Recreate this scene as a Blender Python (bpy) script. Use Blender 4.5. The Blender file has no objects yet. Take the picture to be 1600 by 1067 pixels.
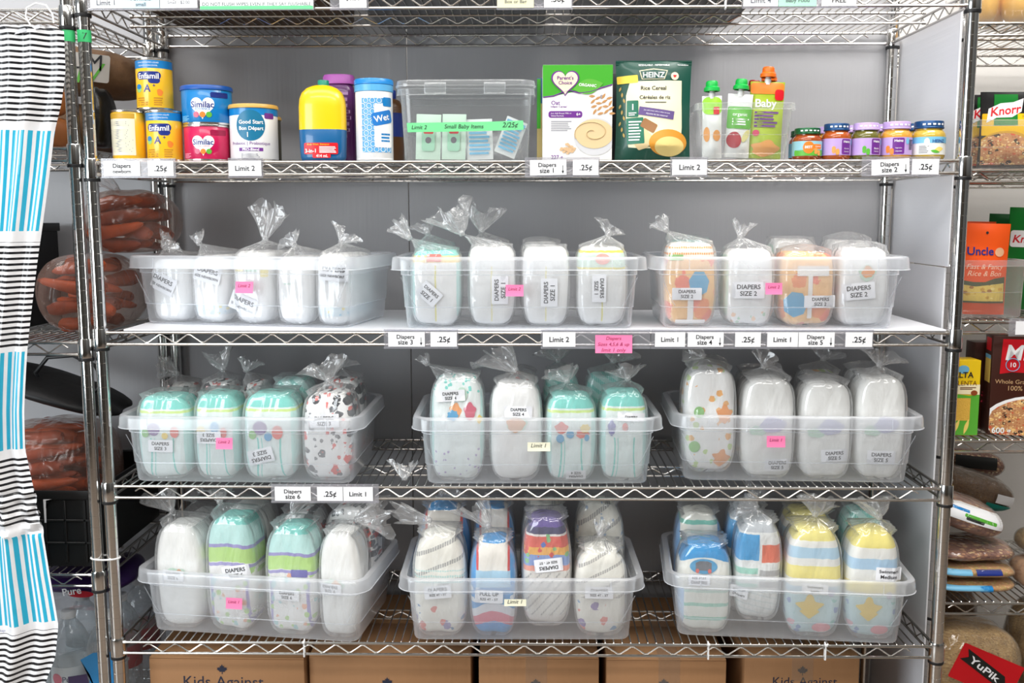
import bpy, bmesh, math, random
from math import sin, cos, pi, radians, sqrt, exp
from mathutils import Vector, Matrix
random.seed(7)
scene = bpy.context.scene
COL = scene.collection

# ------------------------------------------------------------------ camera
F_PX, CX, CY, CZ = 1537.3, 0.8971, -2.0351, 1.3755
YAW, PITCH, ROLL = -0.01668, -0.12853, -0.0014
def cam_axes(y, p, r):
    f = Vector((sin(y)*cos(p), cos(y)*cos(p), sin(p)))
    rt = Vector((cos(y), -sin(y), 0)); up = rt.cross(f)
    return rt*cos(r)+up*sin(r), up*cos(r)-rt*sin(r), f
RT, UP, FW = cam_axes(YAW, PITCH, ROLL)
cd = bpy.data.cameras.new('camera'); cam = bpy.data.objects.new('camera', cd); COL.objects.link(cam)
m = Matrix((RT, UP, -FW)).transposed().to_4x4(); m.translation = (CX, CY, CZ); cam.matrix_world = m
cd.sensor_width = 36; cd.lens = F_PX/1600*36; cd.clip_start = 0.05
scene.camera = cam
def ray(px, py): return FW+RT*((px-800)/F_PX)-UP*((py-533.5)/F_PX)
def at(px, py, Y):                       # a measured pixel as a point at depth Y
    d = ray(px, py); return Vector((CX, CY, CZ))+d*((Y-CY)/d.y)
def atz(px, py, z):
    d = ray(px, py); return Vector((CX, CY, CZ))+d*((z-CZ)/d.z)

# ------------------------------------------------------------------ light
scene.view_settings.view_transform = 'Standard'; scene.view_settings.look = 'None'
scene.view_settings.gamma = 1; scene.view_settings.use_curve_mapping = False
scene.view_settings.exposure = 0.04
scene.cycles.transparent_max_bounces = 40; scene.cycles.max_bounces = 10
w = bpy.data.worlds.new('room_light'); scene.world = w; w.use_nodes = True
nt = w.node_tree; bg = nt.nodes['Background']; bg.inputs[0].default_value = (0.86, 0.93, 1.0, 1); bg.inputs[1].default_value = 0.12
tc = nt.nodes.new('ShaderNodeTexCoord'); sx = nt.nodes.new('ShaderNodeSeparateXYZ'); rp = nt.nodes.new('ShaderNodeValToRGB')
def wm(op, a, c):
    k = nt.nodes.new('ShaderNodeMath'); k.operation = op
    for i, x in enumerate((a, c)):
        if isinstance(x, (int, float)): k.inputs[i].default_value = x
        else: nt.links.new(x, k.inputs[i])
    return k.outputs[0]
nt.links.new(tc.outputs['Generated'], sx.inputs[0])
nt.links.new(wm('MULTIPLY_ADD', sx.outputs[2], 0.5), rp.inputs[0]); rp.inputs[0].links[0].from_node.inputs[2].default_value = 0.5
e = rp.color_ramp.elements                             # the unseen room by height: dark floor, pale walls, white ceiling
e[0].position = 0.36; e[0].color = (0.16, 0.12, 0.09, 1); e[1].position = 0.50; e[1].color = (0.78, 0.78, 0.78, 1); k = e.new(0.62); k.color = (1.2, 1.2, 1.2, 1); k = e.new(0.78); k.color = (3.0, 3.0, 3.0, 1)
r2 = nt.nodes.new('ShaderNodeValToRGB'); nt.links.new(wm('MULTIPLY_ADD', sx.outputs[0], 0.5), r2.inputs[0]); r2.inputs[0].links[0].from_node.inputs[2].default_value = 0.5
e = r2.color_ramp.elements; e[0].position = 0.0; e[0].color = (1.2, 1.3, 1.4, 1); e[1].position = 1.0; e[1].color = (0.9, 0.9, 0.9, 1)   # bright and dark bands by direction, added to put streaks in the chrome
for p_, c_ in ((0.26, (1.6, 1.7, 1.8)), (0.30, (0.45, 0.36, 0.28)), (0.44, (0.8, 0.66, 0.5)), (0.50, (0.22, 0.18, 0.15)), (0.58, (1.1, 1.05, 0.95)), (0.68, (0.4, 0.33, 0.27)), (0.80, (1.3, 1.3, 1.25))):
    k = e.new(p_); k.color = (*c_, 1)
mx = nt.nodes.new('ShaderNodeMix'); mx.data_type = 'RGBA'; mx.blend_type = 'MULTIPLY'; mx.inputs[0].default_value = 1; nt.links.new(rp.outputs[0], mx.inputs[6]); nt.links.new(r2.outputs[0], mx.inputs[7]); nt.links.new(mx.outputs[2], bg.inputs[0])
def area(name, loc, rot, sx, sy, power, col):
    l = bpy.data.lights.new(name, 'AREA'); l.shape = 'RECTANGLE'; l.size = sx; l.size_y = sy; l.energy = power; l.color = col
    o = bpy.data.objects.new(name, l); o.location = loc; o.rotation_euler = rot; COL.objects.link(o); return o
area('ceiling_lamp', (0.9, -0.80, 2.8), (0, 0, 0), 2.8, 0.6, 28, (1, 0.975, 0.94))
area('ceiling_lamp', (0.7, -2.2, 2.8), (0, 0, 0), 3.4, 0.6, 62, (1, 0.985, 0.96))
area('ceiling_lamp', (1.9, -0.30, 2.75), (0, 0, 0), 1.0, 0.7, 30, (1, 0.97, 0.93))
area('ceiling_lamp', (-0.7, 0.0, 2.75), (0, 0, 0), 0.9, 0.7, 20, (1, 0.98, 0.96))
area('left_fill_light', (-1.7, -2.6, 1.45), (radians(84), 0, radians(-46)), 1.8, 1.8, 78, (0.9, 0.96, 1))  # soft fill added at the left to brighten the fronts on every shelf

# ------------------------------------------------------------------ materials
MATS = {}
def mat(name, col=(1, 1, 1), rough=0.5, metal=0.0, bump=0, bscale=40, spec=0.5, coat=0, var=0, vscale=8, trans=0, sub=0, stretch=(1, 1, 1)):
    if name in MATS: return MATS[name]
    m = bpy.data.materials.new(name); m.use_nodes = True; n = m.node_tree.nodes; L = m.node_tree.links
    b = n['Principled BSDF']; b.inputs['Base Color'].default_value = (*col, 1); b.inputs['Roughness'].default_value = rough
    b.inputs['Metallic'].default_value = metal; b.inputs['Specular IOR Level'].default_value = spec
    b.inputs['Coat Weight'].default_value = coat; b.inputs['Transmission Weight'].default_value = trans
    if bump or var:
        tc = n.new('ShaderNodeTexCoord'); mp = n.new('ShaderNodeMapping'); mp.inputs['Scale'].default_value = stretch
        L.new(tc.outputs['Object'], mp.inputs[0])
    if bump:
        t = n.new('ShaderNodeTexNoise'); t.inputs['Scale'].default_value = bscale; t.inputs['Detail'].default_value = 4
        L.new(mp.outputs[0], t.inputs[0]); bp = n.new('ShaderNodeBump'); bp.inputs['Strength'].default_value = bump; bp.inputs['Distance'].default_value = 0.01
        L.new(t.outputs[0], bp.inputs['Height']); L.new(bp.outputs[0], b.inputs['Normal'])
    if var:
        t = n.new('ShaderNodeTexNoise'); t.inputs['Scale'].default_value = vscale; t.inputs['Detail'].default_value = 5
        L.new(mp.outputs[0], t.inputs[0]); r = n.new('ShaderNodeValToRGB')
        r.color_ramp.elements[0].position = 0.3; r.color_ramp.elements[1].position = 0.7
        r.color_ramp.elements[0].color = (*[c*(1-var) for c in col], 1); r.color_ramp.elements[1].color = (*[min(1, c*(1+var*0.6)) for c in col], 1)
        L.new(t.outputs[0], r.inputs[0]); L.new(r.outputs[0], b.inputs['Base Color'])
    MATS[name] = m; return m
def srgb(r, g, b):
    f = lambda c: (c/255/12.92 if c/255 <= 0.04045 else ((c/255+0.055)/1.055)**2.4)
    return (f(r), f(g), f(b))
def cm(name, r, g, b, rough=0.45, **k): return mat(name, srgb(r, g, b), rough, **k)
def film(name, tint, clear, body, gloss_rough, bump, bscale, edge=0.5, stretch=(1, 1, 1), refl=0.05):
    """thin see-through plastic: clear share, milky body, glossy skin"""
    if name in MATS: return MATS[name]
    m = bpy.data.materials.new(name); m.use_nodes = True; n = m.node_tree.nodes; L = m.node_tree.links
    n.remove(n['Principled BSDF']); out = n['Material Output']
    tr = n.new('ShaderNodeBsdfTransparent'); tr.inputs[0].default_value = (*tint, 1)
    df = n.new('ShaderNodeBsdfDiffuse'); df.inputs[0].default_value = (*body, 1)
    tl = n.new('ShaderNodeBsdfTranslucent'); tl.inputs[0].default_value = (*body, 1)
    m1 = n.new('ShaderNodeMixShader'); m1.inputs[0].default_value = 0.45; L.new(df.outputs[0], m1.inputs[1]); L.new(tl.outputs[0], m1.inputs[2])
    lw = n.new('ShaderNodeLayerWeight'); lw.inputs[0].default_value = 0.35
    mr = n.new('ShaderNodeMapRange'); mr.inputs[3].default_value = 1-clear; mr.inputs[4].default_value = min(1, 1-clear+edge)
    L.new(lw.outputs['Facing'], mr.inputs[0])
    m2 = n.new('ShaderNodeMixShader'); L.new(mr.outputs[0], m2.inputs[0]); L.new(tr.outputs[0], m2.inputs[1]); L.new(m1.outputs[0], m2.inputs[2])
    gl = n.new('ShaderNodeBsdfGlossy'); gl.inputs[0].default_value = (1, 1, 1, 1); gl.inputs['Roughness'].default_value = gloss_rough
    f2 = n.new('ShaderNodeLayerWeight'); f2.inputs[0].default_value = 0.5
    pw = n.new('ShaderNodeMath'); pw.operation = 'POWER'; pw.inputs[1].default_value = 4.0; L.new(f2.outputs['Facing'], pw.inputs[0])
    fr = n.new('ShaderNodeMath'); fr.operation = 'MULTIPLY_ADD'; fr.inputs[1].default_value = 0.75; fr.inputs[2].default_value = refl; L.new(pw.outputs[0], fr.inputs[0])
    m3 = n.new('ShaderNodeMixShader'); L.new(fr.outputs[0], m3.inputs[0]); L.new(m2.outputs[0], m3.inputs[1]); L.new(gl.outputs[0], m3.inputs[2])
    if bump:
        tc = n.new('ShaderNodeTexCoord'); mp = n.new('ShaderNodeMapping'); mp.inputs['Scale'].default_value = stretch; L.new(tc.outputs['Object'], mp.inputs[0])
        t = n.new('ShaderNodeTexNoise'); t.inputs['Scale'].default_value = bscale; t.inputs['Detail'].default_value = 2.5; t.inputs['Distortion'].default_value = 1.2; t.noise_type = 'RIDGED_MULTIFRACTAL' if bump > .3 else 'FBM'
        L.new(mp.outputs[0], t.inputs[0]); bp = n.new('ShaderNodeBump'); bp.inputs['Strength'].default_value = bump; bp.inputs['Distance'].default_value = 0.01
        L.new(t.outputs[0], bp.inputs['Height'])
        for k in (gl, f2, df, lw): L.new(bp.outputs[0], k.inputs['Normal'])
    L.new(m3.outputs[0], out.inputs[0]); MATS[name] = m; return m

CHROME = mat('chrome', (0.74, 0.73, 0.71), 0.13, 1.0)
WIRE = mat('chrome_wire', (0.62, 0.60, 0.57), 0.24, 1.0)
BLACK = mat('black_plastic', (0.012, 0.012, 0.013), 0.45)
PAPER = cm('white_paper', 244, 244, 246, 0.6)
INK = cm('black_ink', 28, 28, 32, 0.6)
WHITE = cm('white_plastic', 240, 240, 240, 0.35)
BIN = film('bin_plastic', (0.96, 0.975, 0.99), 0.90, (0.93, 0.95, 0.99), 0.22, 0.03, 30, 0.55)
RIMP = film('bin_rim_plastic', (0.96, 0.975, 0.99), 0.74, (0.93, 0.95, 0.99), 0.2, 0.03, 30, 0.55)
BINCLEAR = film('clear_box_plastic', (0.97, 0.98, 0.98), 0.90, (0.88, 0.90, 0.92), 0.12, 0.03, 30, 0.5)
BAG = film('bag_film', (0.985, 0.985, 0.985), 0.945, (0.92, 0.93, 0.94), 0.12, 0.85, 15, 0.45, (1.6, 1.6, 0.5), refl=0.08)
TAIL = film('bag_tail_film', (0.98, 0.98, 0.98), 0.82, (0.94, 0.95, 0.96), 0.16, 0.7, 34, 0.5, refl=0.08)
HOLDER = film('holder_plastic', (0.93, 0.93, 0.95), 0.76, (0.72, 0.72, 0.76), 0.15, 0, 1, 0.2)

# ------------------------------------------------------------------ mesh builder
class MB:
    def __init__(s): s.v = []; s.f = []; s.uv = []; s.mi = []
    def add(s, vs, fs, uvs=None, mi=0):
        o = len(s.v); s.v += [tuple(q) for q in vs]; s.uv += list(uvs) if uvs else [(0, 0)]*len(vs)
        s.f += [tuple(i+o for i in q) for q in fs]; s.mi += [mi]*len(fs); return s
    def mesh(s, name, mats, angle=38):
        me = bpy.data.meshes.new(name); me.from_pydata(s.v, [], s.f)
        ul = me.uv_layers.new(name='uv')
        fl = []
        for q in s.f:
            for i in q: fl += s.uv[i]
        ul.data.foreach_set('uv', fl)
        for mm in (mats if isinstance(mats, (list, tuple)) else [mats]): me.materials.append(mm)
        me.polygons.foreach_set('material_index', s.mi)
        me.polygons.foreach_set('use_smooth', [True]*len(me.polygons))
        if angle: me.set_sharp_from_angle(angle=radians(angle))
        me.update(); return me
    def build(s, name, mats, parent=None, loc=None, angle=38):
        o = bpy.data.objects.new(name, s.mesh(name, mats, angle)); COL.objects.link(o)
        if parent: o.parent = parent
        if loc: o.location = loc
        return o
    def tube(s, pts, r, n=8, caps=True, closed=False, mi=0):
        pts = [Vector(p) for p in pts]; N = len(pts); rs = r if isinstance(r, (list, tuple)) else [r]*N
        T = []
        for i in range(N):
            a = pts[(i-1) % N] if (closed or i > 0) else pts[i]; b = pts[(i+1) % N] if (closed or i < N-1) else pts[i]
            d = b-a; T.append(d.normalized() if d.length > 1e-9 else Vector((0, 0, 1)))
        u = T[0].orthogonal().normalized(); vs = []; fs = []
        for i in range(N):
            u = (u-T[i]*u.dot(T[i]))
            u = u.normalized() if u.length > 1e-6 else T[i].orthogonal().normalized()
            w_ = T[i].cross(u)
            for k in range(n):
                a = 2*pi*k/n; vs.append(pts[i]+(u*cos(a)+w_*sin(a))*rs[i])
        for i in range(N if closed else N-1):
            j = (i+1) % N
            for k in range(n): fs.append((i*n+k, i*n+(k+1) % n, j*n+(k+1) % n, j*n+k))
        if caps and not closed: fs += [tuple(range(n-1, -1, -1)), tuple((N-1)*n+k for k in range(n))]
        return s.add(vs, fs, None, mi)
    def lathe(s, prof, n=32, c=(0, 0, 0), mi=0):
        vs = []; fs = []; uv = []
        for (r, z) in prof:
            for k in range(n+1):
                a = 2*pi*k/n; vs.append((c[0]+r*sin(a), c[1]-r*cos(a), c[2]+z)); uv.append((k/n, z))
        for i in range(len(prof)-1):
            for k in range(n):
                fs.append((i*(n+1)+k, i*(n+1)+k+1, (i+1)*(n+1)+k+1, (i+1)*(n+1)+k))
        return s.add(vs, fs, uv, mi)
    def grid(s, fn, nu, nv, mi=0):
        vs = []; uv = []; fs = []
        for j in range(nv+1):
            for i in range(nu+1):
                vs.append(fn(i/nu, j/nv)); uv.append((i/nu, j/nv))
        for j in range(nv):
            for i in range(nu): a = j*(nu+1)+i; fs.append((a, a+1, a+nu+2, a+nu+1))
        return s.add(vs, fs, uv, mi)
    def loft(s, rings, capb=True, capt=True, mi=0, uvf=None):
        n = len(rings[0]); vs = [p for r in rings for p in r]; fs = []
        for i in range(len(rings)-1):
            for k in range(n): fs.append((i*n+k, i*n+(k+1) % n, (i+1)*n+(k+1) % n, (i+1)*n+k))
        if capb: fs.append(tuple(range(n-1, -1, -1)))
        if capt: fs.append(tuple((len(rings)-1)*n+k for k in range(n)))
        return s.add(vs, fs, [uvf(p) for p in vs] if uvf else None, mi)
    def box(s, x0, x1, y0, y1, z0, z1, r=0, seg=2, mi=0, M=None):
        bm = bmesh.new(); bmesh.ops.create_cube(bm, size=1)
        for q in bm.verts: q.co = Vector(((x0+x1)/2+q.co.x*(x1-x0), (y0+y1)/2+q.co.y*(y1-y0), (z0+z1)/2+q.co.z*(z1-z0)))
        if r > 0: bmesh.ops.bevel(bm, geom=bm.edges[:], offset=r, segments=seg, affect='EDGES', profile=0.5)
        bm.verts.index_update()
        vs = [(M @ q.co if M else q.co.copy()) for q in bm.verts]; fs = [tuple(v.index for v in f.verts) for f in bm.faces]
        uv = [((q[0]-x0)/(x1-x0), (q[2]-z0)/(z1-z0)) for q in [v.co for v in bm.verts]]
        bm.free(); return s.add(vs, fs, uv, mi)
    def decal(s, outline, fn, rings=4, c=None, mi=0):
        """a flat shape (star-shaped outline in x,z) laid on a surface fn(x,z)"""
        o2 = []
        for i, p in enumerate(outline):                  # long edges are split so the shape can follow a curve
            q = outline[(i+1) % len(outline)]; k = max(1, min(24, int(sqrt((q[0]-p[0])**2+(q[1]-p[1])**2)/0.0045)))
            o2 += [(p[0]+(q[0]-p[0])*j/k, p[1]+(q[1]-p[1])*j/k) for j in range(k)]
        outline = o2; n = len(outline)
        if c is None: c = (sum(p[0] for p in outline)/n, sum(p[1] for p in outline)/n)
        vs = [fn(*c)]; uv = [c]
        for j in range(1, rings+1):
            t = j/rings
            for p in outline:
                q = (c[0]+(p[0]-c[0])*t, c[1]+(p[1]-c[1])*t); vs.append(fn(*q)); uv.append(q)
        fs = [(0, 1+k, 1+(k+1) % n) for k in range(n)]
        for j in range(rings-1):
            for k in range(n): fs.append((1+j*n+k, 1+(j+1)*n+k, 1+(j+1)*n+(k+1) % n, 1+j*n+(k+1) % n))
        return s.add(vs, fs, uv, mi)
    def text(s, t, fn, x=0, z=0, size=None, fit=None, bold=False, ang=0, shear=0, align='C', mi=0, hgt=None, arch=0):
        vs, fs, wd = text2d(t, bold)
        if not vs: return s
        k = fit/wd if fit else size
        kz = hgt/0.7 if hgt else k
        ca, sa = cos(ang), sin(ang); out = []
        for (a, b) in vs:
            a = a-wd/2 if align == 'C' else (a-wd if align == 'R' else a)
            zz = b-0.35; X = a*k+zz*kz*shear; Z = zz*kz+arch*(1-(2*a/wd)**2)
            out.append(fn(x+X*ca-Z*sa, z+X*sa+Z*ca))
        return s.add(out, fs, None, mi)
def rect(x0, x1, z0, z1, n=6):
    p = []
    for i in range(n): p.append((x0+(x1-x0)*i/n, z0))
    for i in range(n): p.append((x1, z0+(z1-z0)*i/n))
    for i in range(n): p.append((x1-(x1-x0)*i/n, z1))
    for i in range(n): p.append((x0, z1-(z1-z0)*i/n))
    return p
def rrect(x0, x1, z0, z1, r, n=5):
    p = []
    for (cx, cz, a0) in ((x1-r, z0+r, -pi/2), (x1-r, z1-r, 0), (x0+r, z1-r, pi/2), (x0+r, z0+r, pi)):
        for i in range(n+1): a = a0+pi/2*i/n; p.append((cx+r*cos(a), cz+r*sin(a)))
    return p
def ell(cx, cz, a, b, n=28): return [(cx+a*cos(2*pi*i/n), cz+b*sin(2*pi*i/n)) for i in range(n)]
def heart(cx, cz, s, n=40):
    return [(cx+s*sin(t)**3, cz+s*(13*cos(t)-5*cos(2*t)-2*cos(3*t)-cos(4*t))/16) for t in [2*pi*i/n for i in range(n)]]
def rot2(pts, ang, c=(0, 0)):
    return [(c[0]+(x-c[0])*cos(ang)-(z-c[1])*sin(ang), c[1]+(x-c[0])*sin(ang)+(z-c[1])*cos(ang)) for x, z in pts]
def blobby(cx, cz, a, b, k, amp, ph, n=30):
    return [(cx+a*cos(t)*(1+amp*sin(k*t+ph)), cz+b*sin(t)*(1+amp*cos((k-1)*t+ph))) for t in [2*pi*i/n for i in range(n)]]
def leafshape(cx, cz, L, W, ang, n=14):
    p = [(-L/2+L*i/n, W/2*sin(pi*i/n)) for i in range(n)]+[(L/2-L*i/n, -W/2*sin(pi*i/n)) for i in range(n)]
    return [(cx+x*cos(ang)-z*sin(ang), cz+x*sin(ang)+z*cos(ang)) for x, z in p]
MAPLE = [(0, 1), (.2, .62), (.42, .74), (.33, .3), (.55, .5), (.62, .36), (.92, .4), (.8, .15), (.95, .05), (.45, -.3), (.5, -.45), (.06, -.38), (.08, -.85), (-.08, -.85), (-.06, -.38), (-.5, -.45), (-.45, -.3), (-.95, .05), (-.8, .15), (-.92, .4), (-.62, .36), (-.55, .5), (-.33, .3), (-.42, .74), (-.2, .62)]
def flat(y=0.0): return lambda x, z: (x, y, z)
def cyl(R, off=0.0004, c=(0, 0, 0)): return lambda x, z: (c[0]+(R+off)*sin(x/R), c[1]-(R+off)*cos(x/R), c[2]+z)

# glyphs are read once from the built-in font
_G = {}
def _measure(t, bold, want=False):
    cu = bpy.data.curves.new('g', 'FONT'); cu.body = t; cu.size = 1; cu.resolution_u = 3; cu.offset = 0.018 if bold else 0
    o = bpy.data.objects.new('g', cu); COL.objects.link(o); dg = bpy.context.evaluated_depsgraph_get(); dg.update()
    me = bpy.data.meshes.new_from_object(o.evaluated_get(dg))
    vs = [(v.co.x, v.co.y) for v in me.vertices]; fs = [tuple(p.vertices) for p in me.polygons]
    bpy.data.objects.remove(o); bpy.data.curves.remove(cu); bpy.data.meshes.remove(me)
    return vs, fs
def _load(bold):
    wid = lambda vs: max(v[0] for v in vs)-min(v[0] for v in vs)
    b0 = wid(_measure('HH', bold)[0])
    for ch in "ABCDEFGHIJKLMNOPQRSTUVWXYZabcdefghijklmnopqrstuvwxyz0123456789.,$¢&'-+/|%é()!":
        vs, fs = _measure(ch, bold); adv = wid(_measure('H'+ch+'H', bold)[0])-b0
        _G[(ch, bold)] = (vs, fs, adv)
    _G[(' ', bold)] = ([], [], 0.3)
_load(False); _load(True)
def text2d(t, bold):
    x = 0; vs = []; fs = []
    for ch in t:
        g = _G.get((ch, bold)) or _G[('-', bold)]
        o = len(vs); vs += [(a+x, b) for a, b in g[0]]; fs += [tuple(i+o for i in q) for q in g[1]]; x += g[2]
    return vs, fs, max(x, 0.05)

# ------------------------------------------------------------------ things
def thing(name, label, cat, loc=(0, 0, 0), rz=0, group=None, ry=0, rx=0):
    o = bpy.data.objects.new(name, None); o.empty_display_size = 0.05; COL.objects.link(o)
    o.location = loc; o.rotation_euler = (rx, ry, rz); o['label'] = label; o['category'] = cat
    if group: o['group'] = group
    return o
def tag(o, label, cat, group=None):
    o['label'] = label; o['category'] = cat
    if group: o['group'] = group
    return o
def struct(o): o['kind'] = 'structure'; return o
def inst(name, me, parent=None, loc=None):
    o = bpy.data.objects.new(name, me); COL.objects.link(o)
    if parent: o.parent = parent
    if loc: o.location = loc
    return o
def copy_tree(o, parent=None):
    c = o.copy(); COL.objects.link(c)
    if parent: c.parent = parent
    for ch in o.children: copy_tree(ch, c)
    return c
# ================================================================== the room
ZS = [1.777, 1.450, 1.0995, 0.769, 0.420]          # underside of each shelf's corner collars
DEEP = 0.432; LONG = 1.778
b = MB(); b.box(-2.6, 4.4, -3.6, 0.72, -0.05, 0); struct(b.build('floor', mat('floor_tile', (0.17, 0.13, 0.10), 0.35, var=0.3, vscale=3)))
b = MB(); b.box(-2.6, 4.4, 0.66, 0.72, 0, 2.9); struct(b.build('wall_back', mat('wall_paint', (0.80, 0.78, 0.75), 0.7, bump=0.05, bscale=60)))

# ------------------------------------------------------------------ chrome wire shelving
def pole_mesh(h):
    R = 0.0127; prof = [(0, 0), (0.016, 0), (0.016, 0.01), (R, 0.014)]
    k = 1
    while k*0.0254 < h-0.01:
        z = k*0.0254; prof += [(R, z-0.0007), (R-0.0006, z-0.0003), (R-0.0006, z+0.0003), (R, z+0.0007)]; k += 1
    prof += [(R, h-0.004), (R-0.003, h), (0, h)]
    return MB().lathe(prof, 24).mesh('pole', [CHROME])
COLLAR = MB().lathe([(0.0132, 0), (0.0158, 0), (0.0162, 0.002), (0.0156, 0.038), (0.0150, 0.0400), (0.0132, 0.0400)], 28).mesh('collar', [CHROME])
SLEEVE = MB().lathe([(0.0128, -0.007), (0.0158, -0.007), (0.0163, -0.0055), (0.0163, -0.0008), (0.0156, 0.0), (0.0128, 0.0)], 28).mesh('split_sleeve', [BLACK])
def truss(x0, y0, x1, y1, zt=0.0318, zb=0.007, pitch=0.0585, r=0.0031, rz=0.0017, ends=True):
    b = MB(); A = Vector((x0, y0, 0)); B = Vector((x1, y1, 0)); d = B-A; L = d.length; d.normalize()
    e = d*0.006
    b.tube([A+e+Vector((0, 0, zt)), B-e+Vector((0, 0, zt))], r, 8); b.tube([A+e+Vector((0, 0, zb)), B-e+Vector((0, 0, zb))], r, 8)
    n = int((L-0.07)/pitch); off = (L-n*pitch)/2; pts = [A+d*(off-0.012)+Vector((0, 0, (zt+zb)/2+0.002))]
    side = Vector((-d.y, d.x, 0))*0.0
    for i in range(n+1):
        c = A+d*(off+i*pitch)+side
        pts += [c-d*0.003+Vector((0, 0, zt-0.0045)), c+d*0.003+Vector((0, 0, zt-0.0045))]
        if i < n: c = A+d*(off+(i+0.5)*pitch)+side; pts += [c-d*0.003+Vector((0, 0, zb+0.0045)), c+d*0.003+Vector((0, 0, zb+0.0045))]
    pts.append(A+d*(L-off+0.012)+Vector((0, 0, (zt+zb)/2+0.002)))
    b.tube(pts, rz, 6)
    for P in (A+e, B-e):
        for z in (zt, zb): b.tube([P-d*0.002+Vector((0, 0, z)), P+d*0.004+Vector((0, 0, z))], 0.0042, 8)
    return b
SHELF_KIT = {}
def shelf_kit(L, D):
    k = (L, D)
    if k not in SHELF_KIT:
        mat_ = MB(); n = int((L-0.06)/0.01835)
        for i in range(n+1):
            x = 0.03+(L-0.06)*i/n
            mat_.tube([(x, -0.004, 0.029), (x, 0.0, 0.0335), (x, D, 0.0335), (x, D+0.004, 0.029)], 0.0017, 6)
        SHELF_KIT[k] = dict(front_truss=truss(0.011, -0.005, L-0.011, -0.005).mesh('front_truss', [WIRE]),
            back_truss=truss(0.011, D+0.005, L-0.011, D+0.005).mesh('back_truss', [WIRE]),
            middle_truss=truss(0.02, D*0.42, L-0.02, D*0.42, 0.029, 0.008, r=0.0026).mesh('middle_truss', [WIRE]),
            side_l=truss(0.004, 0.012, 0.004, D-0.012).mesh('side_truss', [WIRE]),
            side_r=truss(L-0.004, 0.012, L-0.004, D-0.012).mesh('side_truss', [WIRE]),
            wire_mat=mat_.mesh('wire_mat', [WIRE]))
    return SHELF_KIT[k]
def shelving(name, label, x, y, L, D, zs, h):
    root = thing(name, label, 'shelving unit', (x, y, 0), 0, None)
    pm = pole_mesh(h)
    for (px, py) in ((0, 0), (L, 0), (0, D), (L, D)): inst('pole', pm, root, (px, py, 0))
    K = shelf_kit(L, D)
    for z in zs:
        s = inst('wire_shelf', K['wire_mat'], root, (0, 0, z))
        for nm in ('front_truss', 'back_truss', 'middle_truss'): inst(nm, K[nm], s)
        inst('side_truss', K['side_l'], s); inst('side_truss', K['side_r'], s)
        for (px, py) in ((0, 0), (L, 0), (0, D), (L, D)):
            inst('collar', COLLAR, s, (px, py, 0)); inst('split_sleeve', SLEEVE, s, (px, py, 0))
    return root
MAIN = shelving('wire_shelving_unit', 'wide chrome wire shelving unit holding the diaper bins', 0, 0, LONG, DEEP, ZS, 1.93)
LZ = [1.752, 1.479, 1.078, 0.572, 0.142]
LEFT = shelving('wire_shelving_unit', 'chrome wire shelving unit at left holding carrots and brown paper bags', -0.033-0.914, 0.0, 0.914, DEEP, LZ, 1.93)
RX, RY = 1.834, 0.166
RZ = [1.748, 1.437, 1.105, 0.833, 0.450, 0.16]
RIGHT = shelving('wire_shelving_unit', 'chrome wire shelving unit at right holding rice pouches and dry beans', RX, RY, 0.914, DEEP, RZ, 1.93)

# corrugated plastic sheets behind and beside
CORO = cm('corrugated_plastic', 172, 172, 175, 0.38, bump=0.06, bscale=120, stretch=(1, 1, 0.02))
COROW = cm('white_corrugated_plastic', 236, 237, 242, 0.35, bump=0.05, bscale=120, stretch=(0.02, 0.02, 1))
def sheet(label, x0, x1, y0, y1, z0, z1, m=CORO, axis='x'):
    b = MB(); n = int(((x1-x0) if axis == 'x' else (y1-y0))/0.006)
    b.box(x0, x1, y0, y1, z0, z1, 0.0008, 1)
    return tag(b.build('corrugated_sheet', m), label, 'plastic sheet')
SEAMX = at(639, 330, 0.452).x
sheet('large grey corrugated plastic back sheet behind the left shelves', -0.75, SEAMX-0.001, 0.452, 0.456, 0.02, 2.02)
sheet('large grey corrugated plastic back sheet behind the centre and right bins', SEAMX+0.001, 1.792, 0.452, 0.456, 0.02, 2.02)
sheet('tall white corrugated side sheet at the right end of the upper shelves', 1.8005, 1.8045, 0.105, 0.45, 1.262, 1.80, COROW, 'y')
sheet('white corrugated side sheet at the right end of the lower shelves', 1.8005, 1.8045, 0.118, 0.45, 0.03, 1.259, COROW, 'y')
TOP = [z+0.0352 for z in ZS]
b = MB(); b.box(0.052, 1.758, -0.0088, 0.412, TOP[2]+0.0004, TOP[2]+0.0042, 0.0008, 1)
tag(b.build('shelf_liner', COROW), 'white corrugated plastic sheet lining the shelf under the newborn bins', 'plastic sheet')
TOP3 = TOP[2]+0.0045

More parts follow.
